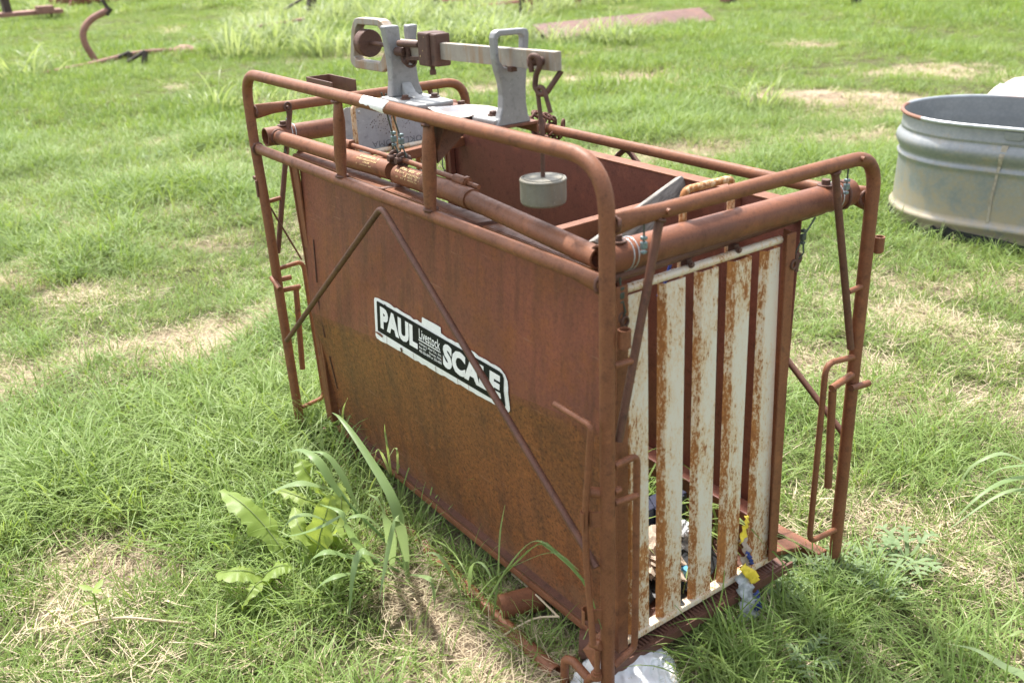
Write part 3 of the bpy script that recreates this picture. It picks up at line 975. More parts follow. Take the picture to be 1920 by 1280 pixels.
mb = MB()
YF = .632
hexa(mb, [(-1.50, YF, .09), (-.062, YF - .012, .09), (-.062, YF - .008, .09), (-1.50, YF + .004, .09), (-1.535, YF, 1.035), (-.062, YF, 1.035), (-.062, YF + .004, 1.035), (-1.535, YF + .004, 1.035)])
far_panel = mb.build('side_panel', M['inner'], S)
mb = MB()
bar(mb, (-1.535, YF + .020, 1.038), (-.062, YF + .020, 1.038), .044, .005)
mb.build('panel_rim', P_, far_panel, bevel=.0015)
for x in (-1.512, -.245):
    mb = MB(); bar(mb, (x, YF - .012, .10), (x - .01, YF - .012, 1.03), .035, .02, up=(0, 1, 0))
    mb.build('wall_rib', M['inner'], far_panel, bevel=.002)
mb = MB(); bar(mb, (-1.48, YF - .03, .165), (-.10, YF - .04, .165), .05, .13)
mb.build('inner_ledge', M['inner'], far_panel, bevel=.003)
mb = MB(); box(mb, (-.77, .345, .098), (1.40, .54, .006)); mb.build('floor_pan', M['pipe_dark'], S)

# corner posts, end rails, cross bars
for a, b in (((-.030, .0735, .108), (-.030, .062, 1.0)), ((-.030, .587, .125), (-.030, .561, 1.0)), ((-1.50, .62, .10), (-1.53, .62, 1.0))):
    mb = MB()
    bar(mb, a, b, .030, .004, up=(1, 0, 0))
    bar(mb, (a[0] - .017, a[1] + (.013 if a[1] > .3 else -.013), a[2]), (b[0] - .017, b[1] + (.013 if a[1] > .3 else -.013), b[2]), .004, .03, up=(1, 0, 0))
    mb.build('corner_post', P_, S, bevel=.001)
for p in ((-.026, .068, .925), (-.026, .572, .925)):
    mb = MB(); ring_link(mb, p, .008, .010, .003, (0, 1, 0), (0, 0, 1), 12, 6); mb.build('corner_eye', M['steel_dark'], S)
mb = MB(); tube(mb, [(-.056, .055, 1.010), (-.083, .735, 1.010)], .0125, 12); mb.build('end_rail', PD, S)
mb = MB(); bar(mb, (-.405, .10, .982), (-.428, .66, .982), .030, .040); mb.build('cross_bar', P_, S, bevel=.002)
mb = MB(); bar(mb, (-1.35, .10, .985), (-1.462, .66, .985), .030, .030); mb.build('cross_bar', P_, S, bevel=.002)

# ---- gates
slt = [(.074, .146), (.181, .252), (.286, .350), (.386, .453), (.489, .545)]
slb = [(.105, .171), (.200, .274), (.306, .376), (.407, .472), (.512, .586)]
def gate(x, sgn):
    g = bpy.data.objects.new('gate', None); C.objects.link(g); g.parent = S; g.empty_display_size = .1
    for (t0, t1), (b0, b1) in zip(slt, slb):
        prof = lambda y0, y1, z: [(x, y0, z), (x + sgn * .013, y0 + .012, z), (x + sgn * .013, y0 + .017, z), (x + sgn * .011, y0 + .0185, z), (x + sgn * .011, y1 - .002, z), (x + sgn * .009, y1, z), (x - sgn * .006, y1, z)]
        mb = MB(); p = []
        zz = np.linspace(.120, .968, 5)
        for z in zz:
            t = (z - .120) / (.968 - .120)
            p += prof(b0 + (t0 - b0) * t, b1 + (t1 - b1) * t, z)
        n = 7
        fs = []
        for j in range(4):
            for i in range(n - 1):
                f = (j * n + i, j * n + i + 1, (j + 1) * n + i + 1, (j + 1) * n + i)
                fs.append(f if sgn > 0 else f[::-1])
        mb.add(p, fs)
        o = mb.build('slat', M['white_rust'], g)
        a_ = o.data.attributes.new('wear', 'FLOAT', 'POINT'); a_.data.foreach_set('value', [1., .9, .25, .1, -.2, .6, 1.] * 5)
        sm = o.modifiers.new('solid', 'SOLIDIFY'); sm.thickness = .0025; sm.offset = -1
    mb = MB(); tube(mb, [(x + sgn * .004, .066, .980), (x + sgn * .004, .55, .983)], .0092, 10); mb.build('gate_rail', M['rail_rust'], g)
    mb = MB(); bar(mb, (x + sgn * .004, .090, .112), (x + sgn * .004, .592, .117), .026, .017); mb.build('gate_rail', M['rail_rust'], g, bevel=.004)
    mb = MB(); tube(mb, fillet([(x - sgn * .02, .268, .975), (x - sgn * .02, .268, 1.141), (x - sgn * .02, .410, 1.141), (x - sgn * .02, .410, .975)], .018, 5), .0080, 10)
    mb.build('gate_handle', M['handle_rust'], g)
    for y in (.268, .410):
        mb = MB(); hexbolt(mb, (x + sgn * .010, y - .003, .992), (sgn, 0, .15), .005, .007, .0075); box(mb, (x - sgn * .006, y, .99), (.018, .014, .022))
        mb.build('handle_clamp', M['steel_dark'], g)
    return g
gate(-.055, 1)
gate(-1.530, -1)

# ---- skid under the pen
mb = MB()
bar(mb, (-.040, .050, .086), (-.040, .64, .090), .030, .005); bar(mb, (-.022, .030, .072), (-.022, .66, .076), .006, .024)
rr = random.Random(5)
for k in range(46):
    y = .10 + k * .0115
    tube(mb, [(-.050, y, .093), (-.026, y + rr.uniform(-.004, .004), .090)], .0036, 6)
mb.build('base_rail', M['pipe_dark'], S)
mb = MB(); tube(mb, [(-1.52, .010, .000), (-.80, .0, .004), (-.42, -.022, .010), (-.15, -.03, .014)], .019, 14, hollow=.8); mb.build('skid_pipe', P_, S)
mb = MB(); tube(mb, [(-.405, -.012, .036), (-.372, .095, .036)], .034, 18); mb.build('axle_stub', P_, S)
for p, q in (((-1.45, .045, .032), (-1.435, .10, .03)), ((-1.36, .030, .032), (-1.35, .09, .03)), ((-1.58, .05, .03), (-1.55, .12, .03))):
    mb = MB(); tube(mb, [p, q], .018, 12); mb.build('axle_stub', CP, S)
mb = MB(); tube(mb, [(-.16, .05, .05), (-.10, .12, .045)], .035, 14); mb.build('axle_stub', PD, S)
mb = MB(); bar(mb, (-1.55, .765, .030), (-.02, .790, .045), .034, .030); bar(mb, (-.13, .62, .070), (-.09, .76, .060), .05, .016); mb.build('skid_pipe', M['pipe'], S, bevel=.004)
mb = MB(); tube(mb, [(-1.66, -.01, .045), (-1.585, .02, .05)], .014, 10); tube(mb, [(-1.61, .02, .02), (-1.58, .05, .022)], .012, 10); mb.build('foot_pin', PD, S)

# ---- channel bracket on the left end hoop
mb = MB()
cx, cy, cz = -1.80, .30, 1.135
for a, b in (((-1.705, .30), (-1.90, .30)), ((-1.90, .30), (-1.90, .385)), ((-1.90, .385), (-1.705, .385))):
    bar(mb, (a[0], a[1], 1.165), (b[0], b[1], 1.165), .005, .05)
mb.build('channel_bracket', PD, S, bevel=.001)

# ---- white paint left on the top pipe
mb = MB()
q = []
rr = random.Random(3)
n = 18
for i in range(n + 1):
    x = -.905 + .125 * i / n
    lo = -.25 - .9 * (i / n) ** 2.2 * 1.0 + rr.uniform(-.12, .12) if i > 8 else -.05 + rr.uniform(-.1, .1)
    sh = .0
    for k, a in enumerate(np.linspace(lo if 0 < i < n else .2, 1.55, 7)):
        q.append((x + .006 * math.sin(a * 2), -math.cos(a) * (PR + .0008), H1 + math.sin(a) * (PR + .0008)))
mb.add(q, [(i * 7 + k, (i + 1) * 7 + k, (i + 1) * 7 + k + 1, i * 7 + k + 1) for i in range(n) for k in range(6)], 0, True)
mb.build('paint_patch', M['paint_white'], S)

# ---- steelyard: deck plate, two cast stands, beam, poise, balance weight
mb = MB()
bar(mb, (-.925, .085, 1.2555), (-.386, .085, 1.2555), .115, .006)
bar(mb, (-.925, .030, 1.243), (-.386, .030, 1.243), .005, .018); bar(mb, (-.925, .140, 1.243), (-.386, .140, 1.243), .005, .018)
deck = mb.build('beam_deck', CP, S, bevel=.001)
mb = MB(); extrude_poly(mb, [(-.612, .018, 1.233), (-.612, .13, 1.233), (-.612, .018, 1.150)], (.006, 0, 0)); extrude_poly(mb, [(-.63, .016, 1.235), (-.575, .022, 1.235), (-.62, .016, 1.155)], (0, .005, 0))
mb.build('gusset', PD, deck)
mb = MB(); hexbolt(mb, (-.66, .125, 1.259), (0, 0, 1), .009, .012, .015); mb.build('deck_bolt', M['steel_dark'], deck)
# faded label sheet, curling up at its edges
mb = MB()
g = []
for i in range(11):
    for j in range(7):
        u, v = i / 10, j / 6
        x = -.655 + .185 * u; y = .030 + .105 * v
        z = 1.2600 + .012 * (2 * abs(u - .45)) ** 2.2 * (.35 + .65 * (1 - v)) + .010 * math.sin(u * 3.1) * v
        g.append((x + .012 * v, y, z))
mb.add(g, [(i * 7 + j, (i + 1) * 7 + j, (i + 1) * 7 + j + 1, i * 7 + j + 1) for i in range(10) for j in range(6)], 0, True)
mb.build('label_sheet', M['label_sheet'], S).modifiers.new('solid', 'SOLIDIFY').thickness = .0012

CA = M['cast']
# left stand: waisted face in the YZ plane with a slot for the beam
def stand_profile(pts, x0, x1, name, parent):
    mb = MB()
    extrude_poly(mb, [(x0, y, z) for y, z in pts], (x1 - x0, 0, 0))
    return mb.build(name, CA, parent, bevel=.004)
yc = .076
left_face = [(.032, 1.272), (.122, 1.270), (.112, 1.30), (.108, 1.335), (.1085, 1.365), (.119, 1.434), (.0925, 1.434), (.0925, 1.395), (.092, 1.372), (.088, 1.358), (.080, 1.355), (.073, 1.360), (.0705, 1.372), (.0705, 1.395), (.068, 1.436), (.028, 1.437), (.034, 1.385), (.038, 1.345), (.038, 1.31)]
st = bpy.data.objects.new('beam_stand', None); C.objects.link(st); st.parent = S; st.empty_display_size = .05
stand_profile(left_face, -.848, -.822, 'stand_column', st)
mb = MB(); extrude_poly(mb, [(-.860, .020, 1.2590), (-.690, .024, 1.2590), (-.678, .045, 1.2590), (-.684, .120, 1.2590), (-.860, .128, 1.2590)], (0, 0, .013))
# fillet web in front of the column
extrude_poly(mb, [(-.822, .060, 1.272), (-.760, .060, 1.272), (-.800, .060, 1.283), (-.822, .060, 1.305)], (0, .028, 0))
mb.build('stand_base', M['cast_base'], st, bevel=.004)
for p in ((-.775, .042, 1.272), (-.745, .105, 1.272)):
    mb = MB(); hexbolt(mb, p, (0, 0, 1), .0085, .010, .012); mb.build('stand_bolt', M['steel_dark'], st)
# right stand: waisted plate with an open loop at the top
st2 = bpy.data.objects.new('beam_stand', None); C.objects.link(st2); st2.parent = S; st2.empty_display_size = .05
outer = [(.036, 1.2588), (.128, 1.2588), (.120, 1.275), (.1165, 1.30), (.1165, 1.33), (.119, 1.355), (.1235, 1.385), (.129, 1.438), (.126, 1.447), (.118, 1.449), (.052, 1.4505), (.043, 1.446), (.040, 1.436), (.041, 1.395), (.046, 1.370), (.054, 1.345), (.0565, 1.32), (.054, 1.295), (.047, 1.275)]
inner = [(.0505, 1.432), (.056, 1.4385), (.108, 1.4375), (.115, 1.432), (.1115, 1.385), (.1095, 1.380), (.100, 1.3745), (.078, 1.3735), (.062, 1.378), (.053, 1.390), (.0505, 1.400)]
def plate_with_hole(mb, outer, inner, x0, x1):
    me_bm = bmesh.new()
    vo = [me_bm.verts.new((x0, y, z)) for y, z in outer]; vi = [me_bm.verts.new((x0, y, z)) for y, z in inner]
    eo = [me_bm.edges.new((vo[i], vo[(i + 1) % len(vo)])) for i in range(len(vo))]
    ei = [me_bm.edges.new((vi[i], vi[(i + 1) % len(vi)])) for i in range(len(vi))]
    r = bmesh.ops.triangle_fill(me_bm, use_beauty=True, edges=eo + ei)
    faces = [f for f in me_bm.faces]
    ex = bmesh.ops.extrude_face_region(me_bm, geom=faces)
    bmesh.ops.translate(me_bm, verts=[v for v in ex['geom'] if isinstance(v, bmesh.types.BMVert)], vec=(x1 - x0, 0, 0))
    bmesh.ops.recalc_face_normals(me_bm, faces=me_bm.faces)
    me_bm.verts.index_update()
    mb.add([v.co.copy() for v in me_bm.verts], [tuple(v.index for v in f.verts) for f in me_bm.faces])
    me_bm.free()
mb = MB(); plate_with_hole(mb, outer, inner, -.412, -.392)
mb.build('stand_column', CA, st2, bevel=.003)
mb = MB(); extrude_poly(mb, [(-.475, .030, 1.2590), (-.3955, .036, 1.2590), (-.3955, .126, 1.2590), (-.475, .120, 1.2590)], (0, 0, .014)); mb.build('stand_base', M['cast_base'], st2, bevel=.004)
mb = MB(); hexbolt(mb, (-.440, .062, 1.273), (0, 0, 1), .0085, .010, .012); mb.build('stand_bolt', M['steel_dark'], st2)

BM = M['beam']
def ZB(x):   # centre line of the tilted beam
    return 1.3845 + (x + .80) / .55 * .0145
mb = MB(); bar(mb, (-.895, .0815, ZB(-.895)), (-.238, .0815, ZB(-.238)), .017, .0365)
beam = mb.build('weigh_beam', BM, S, bevel=.0012)
# open frame at the tail of the beam
ro = [(-1.032, 1.443), (-.930, 1.444), (-.912, 1.440), (-.888, 1.420), (-.872, 1.405), (-.872, 1.362), (-.895, 1.345), (-.908, 1.327), (-.928, 1.318), (-1.071, 1.316), (-1.092, 1.324), (-1.097, 1.334), (-1.074, 1.412), (-1.062, 1.430), (-1.050, 1.440)]
ri = [(-1.048, 1.418), (-1.038, 1.4265), (-.934, 1.428), (-.922, 1.420), (-.906, 1.400), (-.905, 1.372), (-.926, 1.352), (-.940, 1.340), (-1.062, 1.338), (-1.072, 1.345), (-1.056, 1.405)]
mb0 = MB(); plate_with_hole(mb0, ro, ri, 0, .026)
mb = MB(); mb.add([(y, .0945 - x, z) for x, y, z in mb0.v], [f[::-1] for f in mb0.f])
tail = mb.build('tail_frame', BM, S, bevel=.0025)
mb = MB(); lathe(mb, (-1.030, .082, 1.3815), [(.0005, 0), (.032, 0), (.0335, .002), (.0335, .032), (.032, .034), (.0005, .034)], 30, (1, -.06, 0)); 
lathe(mb, (-1.012, .081, 1.3815), [(.0337, 0), (.0340, .003), (.0340, .010), (.0337, .012)], 30, (1, -.06, 0))
bw = mb.build('balance_weight', M['steel_dark'], tail, bevel=.001)
mb = MB(); tube(mb, [(-1.06, .083, 1.3815), (-.880, .079, 1.3835)], .0055, 10); mb.build('balance_screw', M['steel_dark'], tail)
# knife-edge pin and its clevis at the left stand
mb = MB(); tube(mb, [(-.80, .050, 1.398), (-.728, .062, 1.399)], .0075, 12); mb.build('fulcrum_pin', M['steel_dark'], S)
mb = MB(); tube(mb, [(-.818, .052, 1.378), (-.795, .060, 1.378)], .0105, 8); ring_link(mb, (-.800, .066, 1.372), .010, .020, .006, (1, .3, 0), (0, 0, 1), 14, 8)
ring_link(mb, (-.792, .074, 1.355), .013, .012, .0035, (.3, 1, 0), (0, 0, 1), 14, 6)
bar(mb, (-.80, .072, 1.362), (-.735, .082, 1.366), .02, .008); tube(mb, [(-.81, .066, 1.366), (-.79, .082, 1.352)], .006, 8)
mb.build('clevis', M['steel_dark'], S)
# sliding poise
mb = MB()
box(mb, (-.7015, .0815, 1.3905), (.046, .052, .074)); box(mb, (-.667, .0815, 1.3905), (.026, .040, .072))
poise = mb.build('poise', M['steel_dark'], S, bevel=.004)
mb = MB(); tube(mb, [(-.690, .072, 1.356), (-.690, .072, 1.340)], .0055, 8); tube(mb, [(-.690, .072, 1.345), (-.690, .072, 1.334)], .0075, 6)
mb.build('set_screw', M['steel_dark'], poise)
mb = MB()
rr = random.Random(8)
for k in range(3):
    y, z, s = rr.uniform(.06, .10), rr.uniform(1.36, 1.42), rr.uniform(.0008, .0018)
    x = -.7015 + rr.uniform(-.020, .020)
    mb.add([(x - s, .0532, z - s), (x + s, .0532, z - s * .7), (x + s * .6, .0532, z + s), (x - s * .8, .0532, z + s)], [(0, 1, 2, 3)])
mb.v = [(x, .0550, z) for x, y, z in mb.v]
o = mb.build('paint_fleck', M['yellow_print'], poise); o['kind'] = 'stuff'
# stop lugs under the beam in the loop
mb = MB(); box(mb, (-.405, .069, ZB(-.405) - .021), (.012, .012, .008)); box(mb, (-.375, .070, ZB(-.375) - .0215), (.014, .014, .010)); mb.build('stop_lug', M['steel_dark'], beam)
mb = MB(); tube(mb, [(-.292, .047, 1.3965), (-.270, .088, 1.3985)], .0085, 12)
mb.build('nose_pin', M['steel_dark'], beam)
# shackle on the nose pin
mb = MB()
tube(mb, fillet([(-.285, .052, 1.378), (-.287, .050, 1.409), (-.268, .055, 1.410), (-.264, .057, 1.392), (-.278, .057, 1.372), (-.283, .057, 1.350), (-.270, .060, 1.3345), (-.256, .066, 1.340), (-.242, .092, 1.380)], .014, 5), .0058, 10)
mb.build('shackle', M['steel_dark'], S)

# ---- sticker on the near panel
stick = None
def sticker_pt(u, v, lift):
    """u 0..1 along the sticker, v 0..1 up"""
    x = -1.108 + .672 * u
    z = (.549 + .012 * u) + v * (.116 - .030 * u)
    return (x, panel_y(x, z) - lift, z)
def sticker_sheet(pts, lift, mat, name, parent):
    """polygon in (u, v), bisected along the crease and laid on the panel"""
    bm = bmesh.new()
    vs = [bm.verts.new((-1.075 + .663 * u, 0, (.556 + .016 * u) + v * (.1265 - .0265 * u))) for u, v in pts]
    bm.faces.new(vs)
    return finish_sheet(bm, lift, mat, name, parent)
def finish_sheet(bm, lift, mat, name, parent):
    d = V((1.337, 0, .152)).normalized()
    nrm = V((-d.z, 0, d.x))
    bmesh.ops.bisect_plane(bm, geom=bm.verts[:] + bm.edges[:] + bm.faces[:], plane_co=(-1.458, 0, crease_z(-1.458)), plane_no=nrm)
    for v in bm.verts:
        v.co.y = panel_y(v.co.x, v.co.z) - lift
    bmesh.ops.triangulate(bm, faces=bm.faces[:])
    me = bpy.data.meshes.new(name); bm.to_mesh(me); bm.free()
    me.materials.append(mat)
    o = bpy.data.objects.new(name, me); C.objects.link(o); o.parent = parent
    return o
rr = random.Random(12)
edge = []
def jag(a, b, n, amp):
    for i in range(n):
        t = i / n
        edge.append((a[0] + (b[0] - a[0]) * t + rr.uniform(-amp, amp) * .25 * (a[0] == b[0]), a[1] + (b[1] - a[1]) * t + rr.uniform(-amp, amp) * (a[1] == b[1])))
edge += [(0.012, 0.0)]
jag((.02, 0.0), (.985, 0.0), 34, .02)
edge += [(.985, .0), (.995, .05), (1.0, .15)]
edge += [(1.0, .5), (1.0, .70), (.995, .86), (.98, .98), (.955, 1.06)]
jag((.945, 1.07), (.57, 1.07), 14, .025)
edge += [(.548, 1.07), (.546, 1.21), (.50, 1.21), (.405, 1.19), (.402, 1.04)]
jag((.39, 1.03), (.015, 1.03), 14, .02)
edge += [(.008, .99), (0.0, .93), (0.0, .5), (.001, .20), (.0, .06)]
stick = sticker_sheet(edge, .0022, M['white'], 'sticker', S)
blk = [(.026, .215), (.968, .125), (.974, .15), (.974, .88), (.964, .97), (.945, .995), (.034, .945), (.026, .92)]
sticker_sheet(blk, .0034, M['black'], 'black_field', stick)
def text_mesh(body, size, shear=0., offset=0., spacing=1., res=3):
    cu = bpy.data.curves.new('t', 'FONT'); cu.body = body; cu.size = size; cu.offset = offset; cu.space_character = spacing; cu.resolution_u = res; cu.shear = shear
    ob = bpy.data.objects.new('t', cu); C.objects.link(ob)
    bpy.context.view_layer.update()
    dg = bpy.context.evaluated_depsgraph_get()
    me = bpy.data.meshes.new_from_object(ob.evaluated_get(dg))
    bpy.data.objects.remove(ob); bpy.data.curves.remove(cu)
    return me
def sticker_text(body, u0, u1, v0, v1, lift, mat, offset=0., name='lettering', spacing=1.):
    me = text_mesh(body, 1., 0, offset, spacing)
    co = np.array([v.co[:] for v in me.vertices])
    mn, mxx = co.min(0), co.max(0)
    bm = bmesh.new(); bm.from_mesh(me)
    for v in bm.verts:
        u = u0 + (v.co.x - mn[0]) / (mxx[0] - mn[0]) * (u1 - u0)
        w = v0 + (v.co.y - mn[1]) / (mxx[1] - mn[1]) * (v1 - v0)
        v.co = (-1.075 + .663 * u, 0, (.556 + .016 * u) + w * (.1265 - .0265 * u))
    bpy.data.meshes.remove(me)
    return finish_sheet(bm, lift, mat, name, stick)
sticker_text('PAUL', .058, .372, .335, .87, .0048, M['white'], .06, spacing=1.05)
sticker_text('SCALE', .566, .955, .295, .90, .0048, M['white'], .06, spacing=1.06)
sticker_text('Livestock', .384, .546, .64, .89, .0048, M['white'], .012)
sticker_sheet([(.380, .590), (.548, .590), (.548, .618), (.380, .618)], .0046, M['white'], 'underline', stick)
sticker_text('Adrian J. Paul Co., Inc.', .384, .556, .480, .560, .0048, M['white'], .02)
sticker_text('Box 797     Duncan, Okla.', .384, .556, .400, .460, .0048, M['white'], .015)
sticker_text('405-255-0090 or 255-6005', .384, .556, .310, .375, .0048, M['white'], .015)
# cracks and lost flakes
for (u, v0, v1, w) in ((.105, -.02, .20, .0022), (.33, -.02, .18, .002), (.50, -.02, .16, .0025), (.66, -.02, .20, .0018), (.735, -.02, .18, .0015)):
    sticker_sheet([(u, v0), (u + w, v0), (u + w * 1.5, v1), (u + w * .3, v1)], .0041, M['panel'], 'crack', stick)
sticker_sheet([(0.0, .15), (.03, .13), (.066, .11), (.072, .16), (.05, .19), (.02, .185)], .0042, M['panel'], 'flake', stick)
sticker_sheet([(.098, .90), (.108, .88), (.108, .97), (.098, .98)], .0042, M['black'], 'flake', stick)
sticker_sheet([(.228, .02), (.24, .05), (.236, .14), (.222, .12)], .0042, M['steel_dark'], 'flake', stick)
sticker_sheet([(.555, .42), (.563, .44), (.562, .52), (.553, .49)], .0054, M['steel_dark'], 'flake', stick)

# ------------------------------------------------------------------ things that hang on, lean on or lie in the scale
hw = thing('hanging_weight', 'grey cylindrical weight hanging on a rusty hooked rod from the beam nose', 'weight', (-.268, .06, 1.118))
mb = MB()
lathe(mb, (-.268, .06, 1.117), [(.0005, 0), (.044, 0), (.0472, .004), (.0478, .012), (.0478, .047), (.0486, .0475), (.0486, .0505), (.0475, .0525), (.0440, .0532), (.0432, .0515), (.0405, .0515), (.0395, .054), (.036, .0545), (.0005, .0545)], 40)
o = mb.build('weight_body', M['weight'], None, bevel=.0006); o.parent = hw; o.location = (.268, -.06, -1.118)
mb = MB()
tube(mb, fillet([(-.268, .06, 1.168), (-.2665, .060, 1.26), (-.2725, .060, 1.305), (-.2775, .060, 1.335), (-.273, .0585, 1.350), (-.261, .059, 1.351), (-.2545, .061, 1.338), (-.243, .064, 1.302)], .012, 5), .0048, 10)
o = mb.build('hook_rod', M['steel_dark'], None); o.parent = hw; o.location = (.268, -.06, -1.118)

chn = thing('chain', 'rusty chain wrapped in a bunch around the far top rail', 'chain', (-1.22, W, H3))
rr = random.Random(4)
path = []
for i in range(22):
    a = i * .62
    path.append((-1.275 + .0052 * i, W + .033 * math.cos(a) * rr.uniform(.9, 1.25), H3 + .004 + .035 * math.sin(a) * rr.uniform(.9, 1.15)))
for i in range(9):
    path.append((-1.165 - .012 * i + rr.uniform(-.01, .01), W - .030 + rr.uniform(-.012, .012), H3 - .030 - .006 * i * (1 if i < 5 else .4) + rr.uniform(-.008, .008)))
for i in range(len(path) - 1):
    p = (V(path[i]) + V(path[i + 1])) / 2
    u = (V(path[i + 1]) - V(path[i])).normalized()
    w = u.cross(V((rr.uniform(-1, 1), rr.uniform(-1, 1), rr.uniform(-1, 1)))).normalized()
    mb = MB(); ring_link(mb, (0, 0, 0), .0195, .0110, .0046, u, w, 12, 6)
    o = mb.build('chain_link', M['chain'], chn); o.location = p - V(chn.location)

# number plate wired upside down behind the handle of the left gate
lp = thing('licence_plate', 'faded aluminium licence plate hung upside down behind the left gate handle', 'licence plate', (-1.553, .405, 1.050))
def plate_pt(a, b, lift=0.):
    """a to the right (+y), b up, in metres from the plate centre"""
    return (-lift if False else lift - .020 * b, a, b * .995 - .02 * a)
mb = MB()
pts = []
wv, hv, rad = .1525, .078, .016
for cxs, cys, a0 in ((1, 1, 0), (-1, 1, 90), (-1, -1, 180), (1, -1, 270)):
    for k in range(6):
        an = R(a0 + 18 * k)
        pts.append((cxs * (wv - rad) + rad * math.cos(an), cys * (hv - rad) + rad * math.sin(an)))
front = [plate_pt(a, b, .0008) for a, b in pts]; back = [plate_pt(a, b, -.0008) for a, b in pts]
n = len(pts)
mb.add(front + back, [tuple(range(n)), tuple(range(2 * n - 1, n - 1, -1))] + [(i, n + i, n + (i + 1) % n, (i + 1) % n) for i in range(n)])
o = mb.build('plate_sheet', M['plate'], None); o.parent = lp
def plate_text(body, a0, a1, b0, b1, mat):
    me = text_mesh(body, 1., 0, 0.0, 1.05, 2)
    co = np.array([v.co[:] for v in me.vertices]); mn, mx = co.min(0), co.max(0)
    for v in me.vertices:     # upside down: rotated half a turn in the plate's plane
        tx = (v.co.x - mn[0]) / (mx[0] - mn[0]); ty = (v.co.y - mn[1]) / (mx[1] - mn[1])
        v.co = plate_pt(a1 + (a0 - a1) * tx, b1 + (b0 - b1) * ty, .0016)
    me.materials.append(mat)
    ob = bpy.data.objects.new('lettering', me); C.objects.link(ob); ob.parent = lp
plate_text('OKLAHOMA', -.060, .128, -.060, -.040, M['print_grey'])
plate_text('EXPLORE', -.022, .072, -.0755, -.0645, M['print_grey'])
mb = MB()
rr = random.Random(21)
for k in range(130):
    a = rr.gauss(-.01, .035) if k < 90 else rr.gauss(.085, .02); b = rr.gauss(.022, .020)
    if abs(a) > .14 or abs(b) > .07: continue
    s = rr.uniform(.0008, .0026)
    mb.add([plate_pt(a + s * math.cos(t) * rr.uniform(.6, 1.3), b + s * math.sin(t) * rr.uniform(.6, 1.3), .0013) for t in np.linspace(0, 5.2, 6)], [(0, 1, 2, 3, 4, 5)])
o = mb.build('corrosion_spots', M['pit_dark'], None); o.parent = lp; o['kind'] = 'stuff'
for a, b in ((-.095, .06), (.095, .06)):
    mb = MB(); lathe(mb, plate_pt(a, b, .001), [(.0055, 0), (.0045, .002), (.0005, .0025)], 10, (1, 0, 0)); o = mb.build('plate_rivet', M['zinc'], None); o.parent = lp

# weathered board leaning over the far rim
A_, B_ = V((-0.430,0.679,1.006)), V((-0.430,0.625,1.047))
A2, B2 = V((-0.300,0.309,0.930)), V((-0.300,0.220,0.993))
nrm = (A_ - B_).cross(A2 - A_).normalized()
if nrm.z > 0: nrm = -nrm
mb = MB()
hexa(mb, [A_ + nrm * .020, B_ + nrm * .020, B2 + nrm * .020, A2 + nrm * .020, A_, B_, B2, A2])
o = mb.build('wooden_board', M['wood'], None, bevel=.0025)
xd = (A2 - A_).normalized()
ctr = (A_ + A2) / 2
rotm = Matrix((xd, (nrm.cross(xd)).normalized(), nrm)).transposed()
o.data.transform(Matrix.Translation(-ctr)); o.data.transform(rotm.inverted().to_4x4())
o.matrix_world = Matrix.Translation(ctr) @ rotm.to_4x4()
tag(o, 'grey weathered plank leaning inside the pen beside the gate handle', 'plank')

def crumple(name, mat, c, size, seed, label, cat, sub=3, amp=.45, freq=2.2, flat_=True):
    bm = bmesh.new()
    bmesh.ops.create_icosphere(bm, subdivisions=sub, radius=1.)
    for v in bm.verts:
        p = v.co.copy()
        n = mnoise.noise(p * freq + V((seed * 3.1, 0, seed)))
        n2 = abs(mnoise.noise(p * freq * 2.3 + V((0, seed * 2.7, 1))))
        v.co = p * (1 + amp * n - amp * .9 * n2)
        v.co = V((v.co.x * size[0], v.co.y * size[1], max(-.8, v.co.z) * size[2]))
    me = bpy.data.meshes.new(name); bm.to_mesh(me); bm.free()
    me.materials.append(mat)
    o = bpy.data.objects.new(name, me); C.objects.link(o); o.location = c
    if not flat_:
        me.polygons.foreach_set('use_smooth', [True] * len(me.polygons))
    return tag(o, label, cat)
FZ = .101
crumple('paper_wad', M['paper'], (-.20, .315, .165), (.10, .07, .055), 1, 'crumpled tan paper bag behind the second and third slat', 'paper', 4, .6, 2.4)
crumple('paper_wad', M['paper'], (-.17, .185, .160), (.06, .055, .060), 2, 'crumpled tan paper behind the gap beside the first slat', 'paper', 4, .6, 2.4)
crumple('paper_wad', M['film'], (-.22, .430, .160), (.05, .045, .04), 3, 'whitish crumpled wad behind the fourth slat', 'paper', 4, .6, 2.4)
crumple('plastic_scrap', M['black_plastic'], (-.16, .30, .118), (.10, .10, .022), 4, 'black plastic sheet lying on the pen floor under the paper', 'plastic scrap', 3, .7, 2.)
crumple('plastic_scrap', M['black_plastic'], (-.42, .40, .130), (.30, .16, .045), 41, 'dark plastic sheet heaped at the middle of the pen floor', 'plastic scrap', 3, .7, 2.)
crumple('plastic_scrap', M['green_dark'], (-.10, .165, .140), (.022, .045, .055), 5, 'dark olive plastic flap standing just behind the first gap of the gate', 'plastic scrap', 3, .6, 1.6)
mb = MB(); extrude_poly(mb, [(-.085, .175, .120), (-.105, .245, .120), (-.150, .235, .210), (-.125, .195, .215)], (-.003, -.002, 0)); o = mb.build('plastic_flap', M['black_plastic'], None)
tag(o, 'stiff black plastic flap leaning behind the second slat near the floor', 'plastic scrap')
mb = MB(); extrude_poly(mb, [(-.11, .285, .118), (-.11, .375, .118), (-.19, .385, .122), (-.19, .300, .122)], (0, 0, .028)); box(mb, (-.15, .335, .1485), (.05, .05, .004)); o = mb.build('plastic_tray', M['blue'], None, bevel=.004)
tag(o, 'sky blue plastic tray lying on the pen floor behind the second and third slat', 'plastic tray')
bk = thing('plastic_crate', 'navy ribbed plastic crate end standing inside the pen behind the third slat', 'crate', (-.30, .44, FZ))
